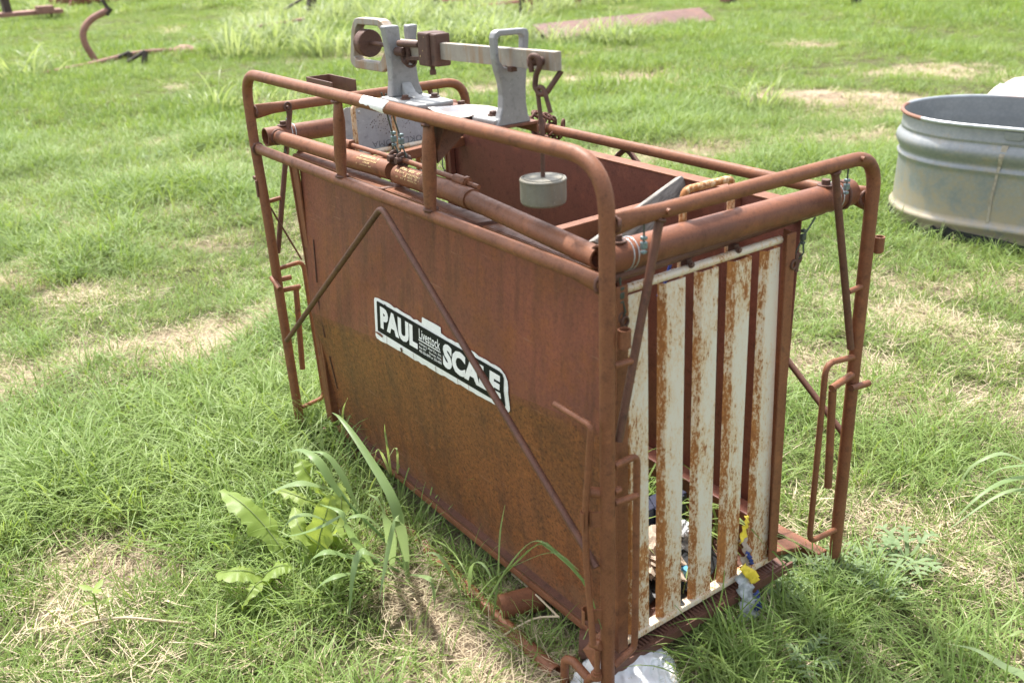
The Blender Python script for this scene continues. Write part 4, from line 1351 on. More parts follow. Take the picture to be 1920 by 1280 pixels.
mb = MB(); box(mb, (0, 0, .065), (.05, .17, .13)); o = mb.build('crate_wall', M['navy'], None, bevel=.003); o.parent = bk
for k in range(5):
    mb = MB(); box(mb, (.027, -.066 + k * .033, .065), (.006, .006, .125)); o = mb.build('crate_rib', M['navy'], None); o.parent = bk
mb = MB(); lathe(mb, (-.13, .178, FZ), [(.0005, .0), (.014, 0), (.016, .004), (.016, .05), (.008, .062), (.008, .07), (.0005, .07)], 18); o = mb.build('plastic_bottle', M['tub'], None)
tag(o, 'small white bottle among black scraps behind the gap beside the first slat', 'bottle')
mb = MB(); tube(mb, [(-.20, .345, .885), (-.20, .362, .930)], .004, 8); tube(mb, [(-.205, .33, .86), (-.20, .345, .885)], .004, 8); o = mb.build('rope_end', M['blue_deep'], None)
tag(o, 'short bright blue rope end above the gate rail inside the pen', 'rope')

# yellow wrapper and grey film caught on the gate
def ribbon(mb, pts, widths, side=None, fold=0., n_across=2, mi=0, wave=0., seed=0, teeth=0.):
    pts = [V(p) for p in pts]
    n = len(pts)
    rr = random.Random(seed)
    vs = []
    side = V(side).normalized() if side is not None else None
    prev = None
    for i in range(n):
        t = (pts[min(n - 1, i + 1)] - pts[max(0, i - 1)]).normalized()
        s = side if side is not None else V((0, 0, 1)).cross(t)
        s = s - t * s.dot(t)
        if s.length < .05:
            s = prev if prev is not None else V((1, 0, 0))
        s.normalize()
        if prev is not None and s.dot(prev) < 0 and side is None:
            s = -s
        prev = s
        nn = s.cross(t)
        for k in range(n_across + 1):
            q = k / n_across * 2 - 1
            ww = widths[i] * .5
            if teeth and abs(q) > .99:
                ww *= 1 + teeth * (rr.random() - .5)
            vs.append(pts[i] + s * q * ww + nn * (fold * abs(q) * widths[i] * .5 + wave * math.sin(i * 1.7 + seed + (2.1 if q > 0 else 0)) * abs(q)))
    w = n_across + 1
    mb.add(vs, [(i * w + k, i * w + k + 1, (i + 1) * w + k + 1, (i + 1) * w + k) for i in range(n - 1) for k in range(n_across)], mi, True)
    return mb
def smooth_path(pts, n=10):
    """Catmull-Rom through the points"""
    pts = [V(p) for p in pts]
    P = [pts[0] * 2 - pts[1]] + pts + [pts[-1] * 2 - pts[-2]]
    out = []
    m = len(pts) - 1
    for i in range(n + 1):
        t = i / n * m; k = min(m - 1, int(t)); u = t - k
        a, b, c, d = P[k:k + 4]
        out.append(.5 * ((2 * b) + (c - a) * u + (2 * a - 5 * b + 4 * c - d) * u * u + (3 * b - a - 3 * c + d) * u ** 3))
    return out
yw = thing('yellow_wrapper', 'torn yellow wrapper with grey film snagged on the gate bottom between two slats', 'wrapper', (-.03, .47, .05))
def wrap_part(name, mat, pts, wd, seed, wave=.004):
    mb = MB(); pp = smooth_path(pts, 14)
    ribbon(mb, pp, [wd[0] + (wd[1] - wd[0]) * i / 14 + .09 * wd[0] * math.sin(i * .8 + seed) for i in range(15)], (0.1, 1, .15), .12, 4, 0, wave, seed, .12)
    o = mb.build(name, mat, None); o.parent = yw; o.location = -V(yw.location)
    md = o.modifiers.new('solid', 'SOLIDIFY'); md.thickness = .0012
wrap_part('yellow_strip', M['yellow'], [(-.036, .482, .297), (-.030, .478, .283), (-.034, .476, .262), (-.032, .470, .225)], (.008, .022), 1)
wrap_part('paper_strip', M['paper'], [(-.034, .472, .235), (-.020, .476, .20), (-.022, .470, .17), (-.020, .482, .15)], (.020, .028), 2, .008)
wrap_part('yellow_strip', M['yellow'], [(-.016, .455, .172), (-.010, .470, .150), (-.008, .492, .128), (-.010, .500, .103)], (.022, .030), 3)
wrap_part('blue_strip', M['blue_deep'], [(-.020, .470, .205), (-.014, .480, .185), (-.012, .486, .165)], (.012, .010), 4)
wrap_part('film', M['film'], [(-.022, .462, .150), (-.012, .466, .11), (.0, .470, .065), (.012, .462, .02)], (.035, .060), 5, .009)
wrap_part('blue_strip', M['blue_deep'], [(.001, .494, .085), (.008, .495, .06), (.012, .494, .035)], (.016, .022), 6, .005)

crumple('plastic_bag', M['bag'], (-.040, .100, .018), (.140, .115, .058), 8, 'crumpled white plastic bag on the ground at the foot of the near leg', 'plastic bag', 6, .34, 1.5, False)

# ------------------------------------------------------------------ stock tank
tank = thing('stock_tank', 'galvanised oval stock tank with rusty rim and tan dirt stains, standing in the grass', 'stock tank', (-1.09, 4.16, 0))
ax = V((.97, .243, 0)).normalized(); nx = V((-ax.y, ax.x, 0))
e0 = V((-1.503, 4.098, 0)); e1 = e0 + ax * .95
RT = .462
def stadium(r, z, n=28):
    out = []
    for i in range(n + 1):
        a = math.pi / 2 + math.pi * i / n
        out.append(e0 + ax * r * math.cos(a) + nx * r * math.sin(a) + V((0, 0, z)))
    for k in range(1, 8):
        out.append(e0 - nx * r + ax * (.95 * k / 8) + V((0, 0, z)))
    for i in range(n + 1):
        a = -math.pi / 2 + math.pi * i / n
        out.append(e1 + ax * r * math.cos(a) + nx * r * math.sin(a) + V((0, 0, z)))
    for k in range(1, 8):
        out.append(e1 + nx * r - ax * (.95 * k / 8) + V((0, 0, z)))
    return out
def sweep(mb, prof, mi=0):
    rows = [stadium(RT + d, z) for d, z in prof]
    n = len(rows[0])
    mb.add([p for r in rows for p in r], [(j * n + i, j * n + (i + 1) % n, (j + 1) * n + (i + 1) % n, (j + 1) * n + i) for j in range(len(rows) - 1) for i in range(n)], mi, True)
def sub(o, root):
    o.parent = root; o.location = -V(root.location); return o
mb = MB()
prof = [(.006, .0), (.010, .02), (.012, .055), (.014, .075), (.022, .088), (.024, .10), (.016, .112), (.008, .12), (.004, .14)]
prof += [(.002, .25), (.0, .355), (.001, .372), (.009, .384), (.011, .392), (.003, .402), (-.002, .412), (.002, .424), (.012, .440), (.021, .458), (.024, .476), (.020, .494), (.010, .510), (.001, .520), (.0, .530), (.004, .536), (.001, .543), (.0, .607)]
sweep(mb, prof)
sub(mb.build('tank_wall', M['galv'], None), tank)
mb = MB()
sweep(mb, [(-.006, .612), (-.006, .545), (-.002, .512), (-.006, .49), (.004, .458), (-.006, .42), (-.008, .385), (-.010, .25), (-.010, .1), (-.010, .05)])
sweep(mb, [(-.010, .05), (-.30, .045), (-.46, .045)])
sub(mb.build('tank_lining', M['galv_in'], None), tank)
mb = MB()
sweep(mb, [(.004 + .0105 * math.cos(a), .612 + .0105 * math.sin(a)) for a in np.linspace(-1.6, 4.68, 12)])
sub(mb.build('rim', M['rim_rust'], None), tank)
mb = MB()
sp = e0 - nx * (RT + .004) + ax * .195
for k in range(2):
    pass
pr_ = [(.005, .09), (.006, .12), (.0045, .25), (.003, .37), (.009, .398), (.005, .42), (.013, .440), (.022, .458), (.025, .476), (.011, .510), (.003, .53)]
vs = []
for d, z in pr_:
    wv_ = .007 + .010 * max(0, (z - .40) / .15)
    off = .03 * max(0, (z - .30) / .25)
    for s_ in (-1, 1):
        vs.append(e0 - nx * (RT + d + .0015) + ax * (.165 + off + s_ * wv_) + V((0, 0, z)))
mb.add(vs, [(2 * i, 2 * i + 1, 2 * i + 3, 2 * i + 2) for i in range(len(pr_) - 1)])
sub(mb.build('seam_strip', simple('tan_seam_dirt', (.33, .29, .23), .8, .2, .25, 30), None), tank)
mb = MB()
c0 = e0 - nx * (RT + .004) + ax * .225
extrude_poly(mb, [c0 - ax * .045 + V((0, 0, .598)), c0 + ax * .045 + V((0, 0, .598)), c0 + ax * .045 + V((0, 0, .568)), c0 + ax * .030 + V((0, 0, .558)), c0 - ax * .030 + V((0, 0, .558)), c0 - ax * .045 + V((0, 0, .568))], -nx * .004)
sub(mb.build('rim_tab', M['galv'], None, bevel=.001), tank)
mb = MB()
rr = random.Random(31)
ring = []
base = stadium(RT + .020, 0, 60); top = stadium(RT + .014, 0, 60)
n = len(base)
vs = []
for i in range(n):
    h = .045 + .02 * math.sin(i * .35) + rr.uniform(-.012, .016) + (.035 if rr.random() < .05 else 0)
    vs.append(base[i] + V((0, 0, -.01))); vs.append(top[i] + V((0, 0, max(.012, h))))
mb.add(vs, [(2 * i, 2 * ((i + 1) % n), 2 * ((i + 1) % n) + 1, 2 * i + 1) for i in range(34, n)])
o = mb.build('torn_liner', M['rubber'], None); sub(o, tank)
md = o.modifiers.new('solid', 'SOLIDIFY'); md.thickness = .012; md.offset = 1

# white moulded tub and a dark pipe behind the tank
wt = thing('white_tub', 'smooth white moulded plastic shell behind the galvanised tank', 'plastic tub', (-1.95, 6.30, 0))
bm = bmesh.new()
bmesh.ops.create_uvsphere(bm, u_segments=40, v_segments=24, radius=1.)
for v in bm.verts:
    p = v.co
    e = .55
    q = V([math.copysign(abs(c) ** e, c) for c in p])
    v.co = V((q.x * .78, q.y * .36, max(0, q.z) * .54))
    if q.z > .6 and abs(q.x) < .75 and abs(q.y) < .62:
        v.co.z -= .07
me = bpy.data.meshes.new('tub_shell'); bm.to_mesh(me); bm.free(); me.materials.append(M['tub'])
me.polygons.foreach_set('use_smooth', [True] * len(me.polygons))
o = bpy.data.objects.new('tub_shell', me); C.objects.link(o); o.parent = wt
wt.rotation_euler = (0, 0, R(54))
mb = MB(); tube(mb, [(-2.46, 6.85, .50), (-1.55, 8.25, .52)], .055, 16, hollow=.8); tube(mb, [(-2.3, 7.1, -.02), (-2.3, 7.1, .46)], .03, 10); tube(mb, [(-1.7, 8.02, -.02), (-1.7, 8.02, .48)], .03, 10)
o = mb.build('pipe_rack', M['dark_steel'], None); tag(o, 'dark steel pipe on two posts behind the white plastic shell', 'pipe rack')

# ------------------------------------------------------------------ old farm iron in the background
sh = thing('curved_shank', 'curved brown plough shank standing up from the grass at upper left', 'plough shank', (-13.95, 2.47, 0))
mb = MB()
pts = smooth_path([(-13.95, 2.49, -.06), (-13.95, 2.43, .12), (-13.95, 2.375, .26), (-13.95, 2.362, .40), (-13.95, 2.42, .52), (-13.95, 2.55, .625), (-13.95, 2.76, .705)], 22)
tube(mb, pts, .047, 10, flat=[(1, 1.0)] * 23)
sub(mb.build('shank', M['far_rust'], None), sh)
mb = MB(); bar(mb, (-13.95, 2.79, .69), (-13.95, 2.715, .86), .03, .05); tube(mb, [(-13.95, 2.72, .66), (-13.95, 2.80, .74)], .05, 8); sub(mb.build('shank_clamp', M['dark_steel'], None), sh)

rod = thing('rusty_rod', 'long pinkish rusty rod ending in a dished disc, lying in grass by the curved shank', 'implement bar', (-13.5, 2.8, 0))
mb = MB(); tube(mb, smooth_path([(-13.2, 1.55, .02), (-13.45, 2.3, .06), (-13.65, 3.0, .12), (-13.62, 3.65, .10)], 14), .035, 10); sub(mb.build('bar', M['far_rust'], None), rod)
mb = MB(); lathe(mb, (-13.5, 3.62, .02), [(.20, 0), (.19, .06), (.15, .12), (.08, .155), (.0005, .165)], 24, (.1, 0, 1)); sub(mb.build('disc', M['far_rust'], None), rod)
for p, q in (((-13.5, 2.80, .0), (-13.5, 2.84, .16)), ((-13.0, 2.86, .0), (-13.02, 2.92, .20))):
    mb = MB(); tube(mb, [p, q], .04, 8); tube(mb, [q, (q[0] - .1, q[1] - .25, .06)], .025, 8); o = mb.build('iron_stub', M['dark_steel'], None)
    tag(o, 'short dark iron stub poking from the grass %s the long rusty rod' % ('just behind' if p[0] < -13.2 else 'in front of'), 'iron stub')
sheet = MB()
cs = [(-10.548,8.102,0.015), (-10.340,11.428,0.020), (-11.006,11.739,0.170), (-11.426,8.454,0.150)]
hexa(sheet, cs + [(x, y, z + .015) for x, y, z in cs])
o = sheet.build('steel_sheet', M['sheet'], None); tag(o, 'large flat rusty steel sheet lying in the grass beyond the beam', 'steel sheet')
mb = MB()
rr = random.Random(2)
def block_machine(name, label, loc, parts, cat, rot=0.):
    t = thing(name, label, cat, loc); t.rotation_euler = (0, 0, R(rot))
    for nm, mat, fn in parts:
        mb = MB(); fn(mb); o = mb.build(nm, M[mat], None, bevel=.006); o.parent = t
    return t
block_machine('red_implement', 'dark red farm implement base standing far off at upper left', (-26.6, 5.75, .12), [
    ('frame', 'red_paint', lambda m: (bar(m, (-.5, -1.0, .10), (.3, 1.2, .10), .12, .12), bar(m, (.3, -.5, .1), (.3, 1.0, .12), .10, .10))),
    ('wedge_plate', 'red_paint', lambda m: extrude_poly(m, [(0, -.75, .0), (0, .55, .0), (0, .35, .95), (0, -.15, 1.1)], (.12, 0, 0))),
    ('post', 'dark_steel', lambda m: bar(m, (.2, .12, 0), (.2, -.05, 1.3), .16, .16, up=(0, 1, 0)))], 'farm implement', 10)
block_machine('grey_implement', 'grey post on a rusty flat base far off in the top left corner', (-23.8, 3.1, .12), [
    ('base', 'far_rust', lambda m: (box(m, (0, .3, .06), (.5, 1.7, .09)), box(m, (.3, .75, .12), (.3, .35, .16)))),
    ('post', 'dark_steel', lambda m: bar(m, (-.1, .05, .05), (-.1, .0, 1.0), .28, .16, up=(0, 1, 0)))], 'farm implement', 0)
block_machine('leaning_post', 'dark square steel post leaning out of the tall grass left of the beam', (-18.7, 8.15, 0), [
    ('post', 'dark_steel', lambda m: bar(m, (0, -.12, -.1), (0, .32, 1.5), .16, .16, up=(1, 0, 0))),
    ('brace', 'dark_steel', lambda m: bar(m, (0, -.75, .12), (0, .05, .45), .05, .05)),
    ('top_cap', 'red_paint', lambda m: box(m, (0, .17, .78), (.16, .17, .16)))], 'post')
mb = MB(); bar(mb, (-15.5, 5.2, .14), (-15.1, 6.3, .24), .12, .05); o = mb.build('flat_bar', M['far_rust'], None); tag(o, 'rusty flat bar lying in grass left of the balance weight', 'steel bar')
block_machine('dark_machine', 'dark boxy machine half hidden by tall grass above the beam', (-17.2, 10.3, 0), [
    ('body', 'dark_steel', lambda m: box(m, (0, .05, .45), (.5, .55, 1.1))),
    ('panel', 'red_paint', lambda m: box(m, (.26, .18, .50), (.03, .22, .8)))], 'machine', 35)
for (x, y, h, w, mat, lab) in ((-14.0, 10.15, 1.1, .09, 'dark_steel', 'dark thin steel post in tall grass left of the rusty sheet'), (-14.2, 10.5, 1.1, .08, 'far_rust', 'rusty thin post just right of the dark post behind the sheet'), (-15.0, 11.35, 1.2, .12, 'dark_steel', 'dark stout post in the grass behind the middle of the rusty sheet'), (-14.6, 12.0, 1.2, .11, 'far_rust', 'brown post in grass right of the stout dark post')):
    mb = MB(); bar(mb, (x, y, -.05), (x + .03, y + .04, h), w, w * .7, up=(1, 0, 0)); o = mb.build('steel_post', M[mat], None, bevel=.004); tag(o, lab, 'post')
for k, (a, b, lab) in enumerate((((-16.1, 9.7, .26), (-15.7, 11.0, .30), 'faded red bar lying in a grass gap above the beam, rear one of two'), ((-15.0, 9.55, .20), (-14.6, 10.7, .24), 'faded red bar lying in a grass gap above the beam, front one of two'))):
    mb = MB(); bar(mb, a, b, .06, .05); o = mb.build('red_bar', simple('faded_red_bar', (.42, .17, .15), .6, .3, .2, 10), None); tag(o, lab, 'steel bar')
block_machine('rusty_beam', 'brown steel beam raised off the grass at the top edge right of centre', (-12.6, 14.5, 0), [
    ('beam', 'far_rust', lambda m: bar(m, (0, -.6, .12), (0, 1.3, .16), .14, .12)), ('foot', 'dark_steel', lambda m: box(m, (0, -.35, .05), (.2, .16, .12)))], 'steel beam', 12)
crumple('dark_lump', M['rubber'], (-10.15, 14.9, .07), (.11, .08, .11), 15, 'small black lump on the grass at the top edge, right side', 'scrap', 3, .5, 1.5)

# ------------------------------------------------------------------ grass
def set_attr(me, name, vals):
    a = me.attributes.new(name, 'FLOAT', 'POINT'); a.data.foreach_set('value', vals)

def blade_mesh(name, n, spread, lmin, lmax, wmin, wmax, lean, droop, seed, mat, flatlie=False, segs=4, clump=1.):
    r = random.Random(seed)
    vs = []; fs = []; hue = []; along = []
    for _ in range(n):
        a = r.uniform(0, 2 * math.pi); rad = spread * math.sqrt(r.random())
        bx, by = rad * math.cos(a), rad * math.sin(a)
        az_ = r.uniform(0, 2 * math.pi) if r.random() < .6 else a + r.uniform(-.6, .6)
        ln = r.uniform(lmin, lmax); w = r.uniform(wmin, wmax)
        th = r.uniform(*lean); dr = r.uniform(*droop)
        p = V((bx, by, r.uniform(.0, .015) if flatlie else -.01))
        d_az = r.uniform(-.35, .35)
        hh = r.random()
        s0 = len(vs)
        for i in range(segs + 1):
            t = i / segs
            az2 = az_ + d_az * t
            ww = w * (1 - t ** 2.2) + .0003
            side = V((-math.sin(az2), math.cos(az2), r.uniform(-.3, .3)))
            vs.append(p - side * ww / 2); vs.append(p + side * ww / 2)
            hue += [hh, hh]; along += [t, t]
            ang = th + dr * t
            p = p + V((math.sin(ang) * math.cos(az2), math.sin(ang) * math.sin(az2), math.cos(ang))) * (ln / segs)
            if p.z < .004 and i > 0: p.z = .004
        for i in range(segs):
            b = s0 + 2 * i
            fs.append((b, b + 1, b + 3, b + 2))
    me = bpy.data.meshes.new(name)
    me.from_pydata([tuple(v) for v in vs], [], fs)
    set_attr(me, 'hue', hue); set_attr(me, 'along', along)
    me.materials.append(mat)
    me.polygons.foreach_set('use_smooth', [True] * len(fs))
    return me

def scatter(name, meshes, pts, rot, scl, idx, kind='stuff'):
    coll = bpy.data.collections.new(name + '_tufts')
    for i, me in enumerate(meshes):
        coll.objects.link(bpy.data.objects.new('%s_tuft_%02d' % (name, i), me))
    me = bpy.data.meshes.new(name)
    me.from_pydata([tuple(p) for p in pts], [], [])
    a = me.attributes.new('rot', 'FLOAT_VECTOR', 'POINT'); a.data.foreach_set('vector', np.asarray(rot, float).ravel())
    a = me.attributes.new('scl', 'FLOAT_VECTOR', 'POINT'); a.data.foreach_set('vector', np.asarray(scl, float).ravel())
    a = me.attributes.new('idx', 'INT', 'POINT'); a.data.foreach_set('value', np.asarray(idx, int))
    o = bpy.data.objects.new(name, me); C.objects.link(o)
    ng = bpy.data.node_groups.new(name + '_nodes', 'GeometryNodeTree')
    ng.interface.new_socket('Geometry', in_out='INPUT', socket_type='NodeSocketGeometry')
    ng.interface.new_socket('Geometry', in_out='OUTPUT', socket_type='NodeSocketGeometry')
    gi = ng.nodes.new('NodeGroupInput'); go = ng.nodes.new('NodeGroupOutput')
    iop = ng.nodes.new('GeometryNodeInstanceOnPoints')
    ci = ng.nodes.new('GeometryNodeCollectionInfo'); ci.inputs['Collection'].default_value = coll
    ci.inputs['Separate Children'].default_value = True; ci.inputs['Reset Children'].default_value = True
    iop.inputs['Pick Instance'].default_value = True
    def attr(nm, t):
        n = ng.nodes.new('GeometryNodeInputNamedAttribute'); n.data_type = t; n.inputs['Name'].default_value = nm
        return n.outputs['Attribute']
    e2r = ng.nodes.new('FunctionNodeEulerToRotation')
    lk = ng.links.new
    lk(gi.outputs[0], iop.inputs['Points']); lk(ci.outputs[0], iop.inputs['Instance'])
    lk(attr('idx', 'INT'), iop.inputs['Instance Index'])
    lk(attr('rot', 'FLOAT_VECTOR'), e2r.inputs[0]); lk(e2r.outputs[0], iop.inputs['Rotation'])
    lk(attr('scl', 'FLOAT_VECTOR'), iop.inputs['Scale'])
    lk(iop.outputs[0], go.inputs[0])
    md = o.modifiers.new('scatter', 'NODES'); md.node_group = ng
    o['kind'] = kind
    return o

CAM = np.array([1.2773, -1.1211]); FWD = np.array([-math.sin(R(53.93)), math.cos(R(53.93))]); RGT = np.array([FWD[1], -FWD[0]])
def field(d0, d1, dens, half=.66, pad=.9):
    """random ground points in the wedge of ground between two distances from where the photographer stood"""
    wmax = d1 * half + pad
    n = int((d1 - d0) * 2 * wmax * dens)
    d = rng.uniform(d0, d1, n); s = rng.uniform(-wmax, wmax, n)
    k = np.abs(s) < d * half + pad
    d, s = d[k], s[k]
    return CAM[0] + FWD[0] * d + RGT[0] * s, CAM[1] + FWD[1] * d + RGT[1] * s

def occupied(x, y):
    """footprints that carry no grass: tank, skids, and most of the pen"""
    px, py = x - e0.x, y - e0.y
    a = px * ax.x + py * ax.y; b = px * nx.x + py * nx.y
    aa = np.clip(a, 0, .95)
    in_tank = np.hypot(a - aa, b) < .50
    in_pen = (x > -1.50) & (x < -.045) & (y > .045) & (y < .64)
    q = [(-10.472,7.992,0.000), (-10.286,11.499,0.000), (-11.535,12.374,0.100), (-11.773,8.630,0.100)]
    in_sheet = np.ones(len(x), bool)
    for (ax0, ay0, _), (bx0, by0, _) in zip(q, q[1:] + q[:1]):
        in_sheet &= ((bx0 - ax0) * (y - ay0) - (by0 - ay0) * (x - ax0)) > 0
    return in_tank | in_pen | in_sheet

G, ST = M['grass'], M['straw']
near_m = [blade_mesh('g', 22, .060, .07, .22, .0026, .0052, (.08, .85), (.9, 2.4), s, G, segs=7) for s in range(6)]
short_m = [blade_mesh('g', 24, .06, .03, .085, .0022, .0038, (.3, 1.2), (.2, 1.2), 20 + s, G, segs=4) for s in range(4)]
straw_m = [blade_mesh('s', 34, .075, .025, .10, .0010, .0022, (1.2, 1.56), (-.1, .3), 40 + s, ST, True, 3) for s in range(4)]
far_m = [blade_mesh('g', 40, .14, .06, .16, .005, .009, (.15, 1.1), (.4, 1.5), 60 + s, G, segs=3) for s in range(4)]

P_all = []; R_all = []; S_all = []; I_all = []
def put(x, y, keep, scale, idx, tilt=.18, zscale=None, sink=0.):
    x, y, scale, idx = x[keep], y[keep], scale[keep], idx[keep]
    n = len(x)
    z = ground_h(x, y) - sink
    P_all.append(np.stack([x, y, z], 1))
    R_all.append(np.stack([rng.normal(0, tilt, n), rng.normal(0, tilt, n), rng.uniform(0, 6.283, n)], 1))
    zs = scale if zscale is None else scale * zscale[keep]
    S_all.append(np.stack([scale, scale, zs], 1)); I_all.append(idx)
nn_, ns_, nw_, nf_ = len(near_m), len(short_m), len(straw_m), len(far_m)
def lush(x, y):
    return np.clip(.10 + 2.1 * (fbm(x * 1.1 + 3, y * 1.1, 51, 3) - .27), 0, 1.35)
def zone(d0, d1, dens, big=1.):
    x, y = field(d0, d1, dens)
    b = bare(x, y); l = lush(x, y); u = rng.random(len(x)); occ = occupied(x, y)
    keep = (u < np.clip(1.02 - b * .98, .06, 1)) & ~occ
    tall = rng.random(len(x)) < np.clip(l * 1.1 - b * .6, .08, 1)
    put(x, y, keep & tall, (.45 + .75 * l * rng.uniform(.6, 1.3, len(x))) * big, rng.integers(0, nn_, len(x)))
    put(x, y, keep & ~tall, rng.uniform(.8, 1.3, len(x)) * big, nn_ + rng.integers(0, ns_, len(x)))
    keep2 = (rng.random(len(x)) < np.clip(b * .85 + .10, 0, .9)) & ~occ
    put(x, y, keep2, rng.uniform(.6, 1.3, len(x)) * big, nn_ + ns_ + rng.integers(0, nw_, len(x)), .12)
zone(1.3, 3.2, 470)
zone(3.2, 5.5, 380)
zone(5.5, 9.0, 260, 1.12)
def zone_far(d0, d1, dens, sc):
    x, y = field(d0, d1, dens, .62, 1.5)
    b = bare(x, y); l = lush(x * .8, y * .8)
    keep = (rng.random(len(x)) < np.clip(1.02 - b * 1.1, .03, 1)) & ~occupied(x, y)
    put(x, y, keep, (.4 + .8 * l * rng.uniform(.6, 1.3, len(x))) * sc, nn_ + ns_ + nw_ + rng.integers(0, nf_, len(x)))
    keep2 = rng.random(len(x)) < np.clip(b * .35, 0, .5)
    put(x, y, keep2, rng.uniform(1.2, 2.0, len(x)) * sc, nn_ + ns_ + rng.integers(0, nw_, len(x)), .12)
zone_far(9.0, 14.0, 85, 1.05)
zone_far(14.0, 24.0, 46, 1.3)
zone_far(24.0, 42.0, 16, 2.0)
# a few seedlings inside the pen
x = rng.uniform(-1.4, -.25, 60); y = rng.uniform(.40, .60, 60)
z0 = np.full(60, .10)
P_all.append(np.stack([x, y, z0], 1)); R_all.append(np.stack([np.zeros(60), np.zeros(60), rng.uniform(0, 6.28, 60)], 1)); s_ = rng.uniform(.8, 1.9, 60); S_all.append(np.stack([s_, s_, s_], 1)); I_all.append(rng.integers(0, nn_, 60))
def strip(n, x0, x1, y0, y1, s0, s1):
    x = rng.uniform(x0, x1, n); y = rng.uniform(y0, y1, n)
    put(x, y, np.ones(n, bool), rng.uniform(s0, s1, n), rng.integers(0, nn_, n))
strip(60, .0, .20, .20, .80, .7, 1.1)
strip(14, -.02, .10, .66, .80, .5, .8)
strip(70, -1.5, -.15, -.07, .06, .4, .9)
strip(24, -1.75, -1.55, -.08, .15, .7, 1.1)
scatter('grass', near_m + short_m + straw_m + far_m, np.concatenate(P_all), np.concatenate(R_all), np.concatenate(S_all), np.concatenate(I_all))

# tall grass: broad arching blades
def tall_mesh(name, n, spread, lmin, lmax, w, seed, mat=None):
    return blade_mesh(name, n, spread, lmin, lmax, w * .6, w * 1.2, (.02, .6), (.7, 2.5), seed, mat or M['tall_grass'], segs=6)
tall_meshes = [tall_mesh('tall_grass_blades', 52, .34, .30, .80, .024, 80 + s) for s in range(4)]
tp = []; ti = []; ts = []
def px_band():
    pass
for k in range(340):
    d = rng.uniform(14.0, 22.5); s = rng.uniform(-5.0, 2.0) * d / 17
    if s < -2.2 * d / 17 and rng.random() < .4: continue
    x = CAM[0] + FWD[0] * d + RGT[0] * s; y = CAM[1] + FWD[1] * d + RGT[1] * s
    if float(fbm(np.array([x * .45]), np.array([y * .45]), 91)[0]) < .40: continue
    if -13.0 < x < -10.0 and 7.8 < y < 13.6: continue
    if -15.5 < x < -12.5 and 9.0 < y < 10.6 and rng.random() < .6: continue
    tp.append((x, y, float(ground_h(x, y)))); ti.append(rng.integers(0, 4)); ts.append(rng.uniform(.55, 1.15))
for k in range(60):
    d = rng.uniform(23, 34); s = rng.uniform(-12, 6)
    x = CAM[0] + FWD[0] * d + RGT[0] * s; y = CAM[1] + FWD[1] * d + RGT[1] * s
    tp.append((x, y, float(ground_h(x, y)))); ti.append(rng.integers(0, 4)); ts.append(rng.uniform(.6, 1.2))
ts = np.array(ts)
scatter('tall_grass', tall_meshes, tp, np.stack([np.zeros(len(tp)), np.zeros(len(tp)), rng.uniform(0, 6.28, len(tp))], 1), np.stack([ts, ts, ts], 1), ti)
clumps = [
    ((-13.002,1.308,0.000), 1.25, 0, 'tall bright grass clump at the left edge in front of the curved shank'),
    ((-12.878,4.130,0.000), 1.25, 1, 'tall grass clump left of the balance weight, above the left end of the pen'),
    ((-8.707,2.306,0.000), .85, 2, 'short broad-bladed grass clump just left of the pen top corner'),
    ((-8.286,2.681,0.000), .85, 3, 'short broad-bladed grass clump seen through the left end hoop of the pen'),
    ((-4.760,6.005,0.000), .75, 1, 'sparse upright grass clump standing alone beyond the far rail'),
    ((-13.072,5.356,0.000), 1.0, 2, 'tall grass clump under the dark leaning post'),
]
for p, s, k, lab in clumps:
    o = bpy.data.objects.new('tall_grass_clump', tall_meshes[k]); C.objects.link(o)
    o.location = (p[0], p[1], float(ground_h(p[0], p[1]))); o.scale = (s, s, s); o.rotation_euler = (0, 0, rng.uniform(0, 6.28))
    tag(o, lab, 'grass clump', 'tall grass clumps in the pasture')

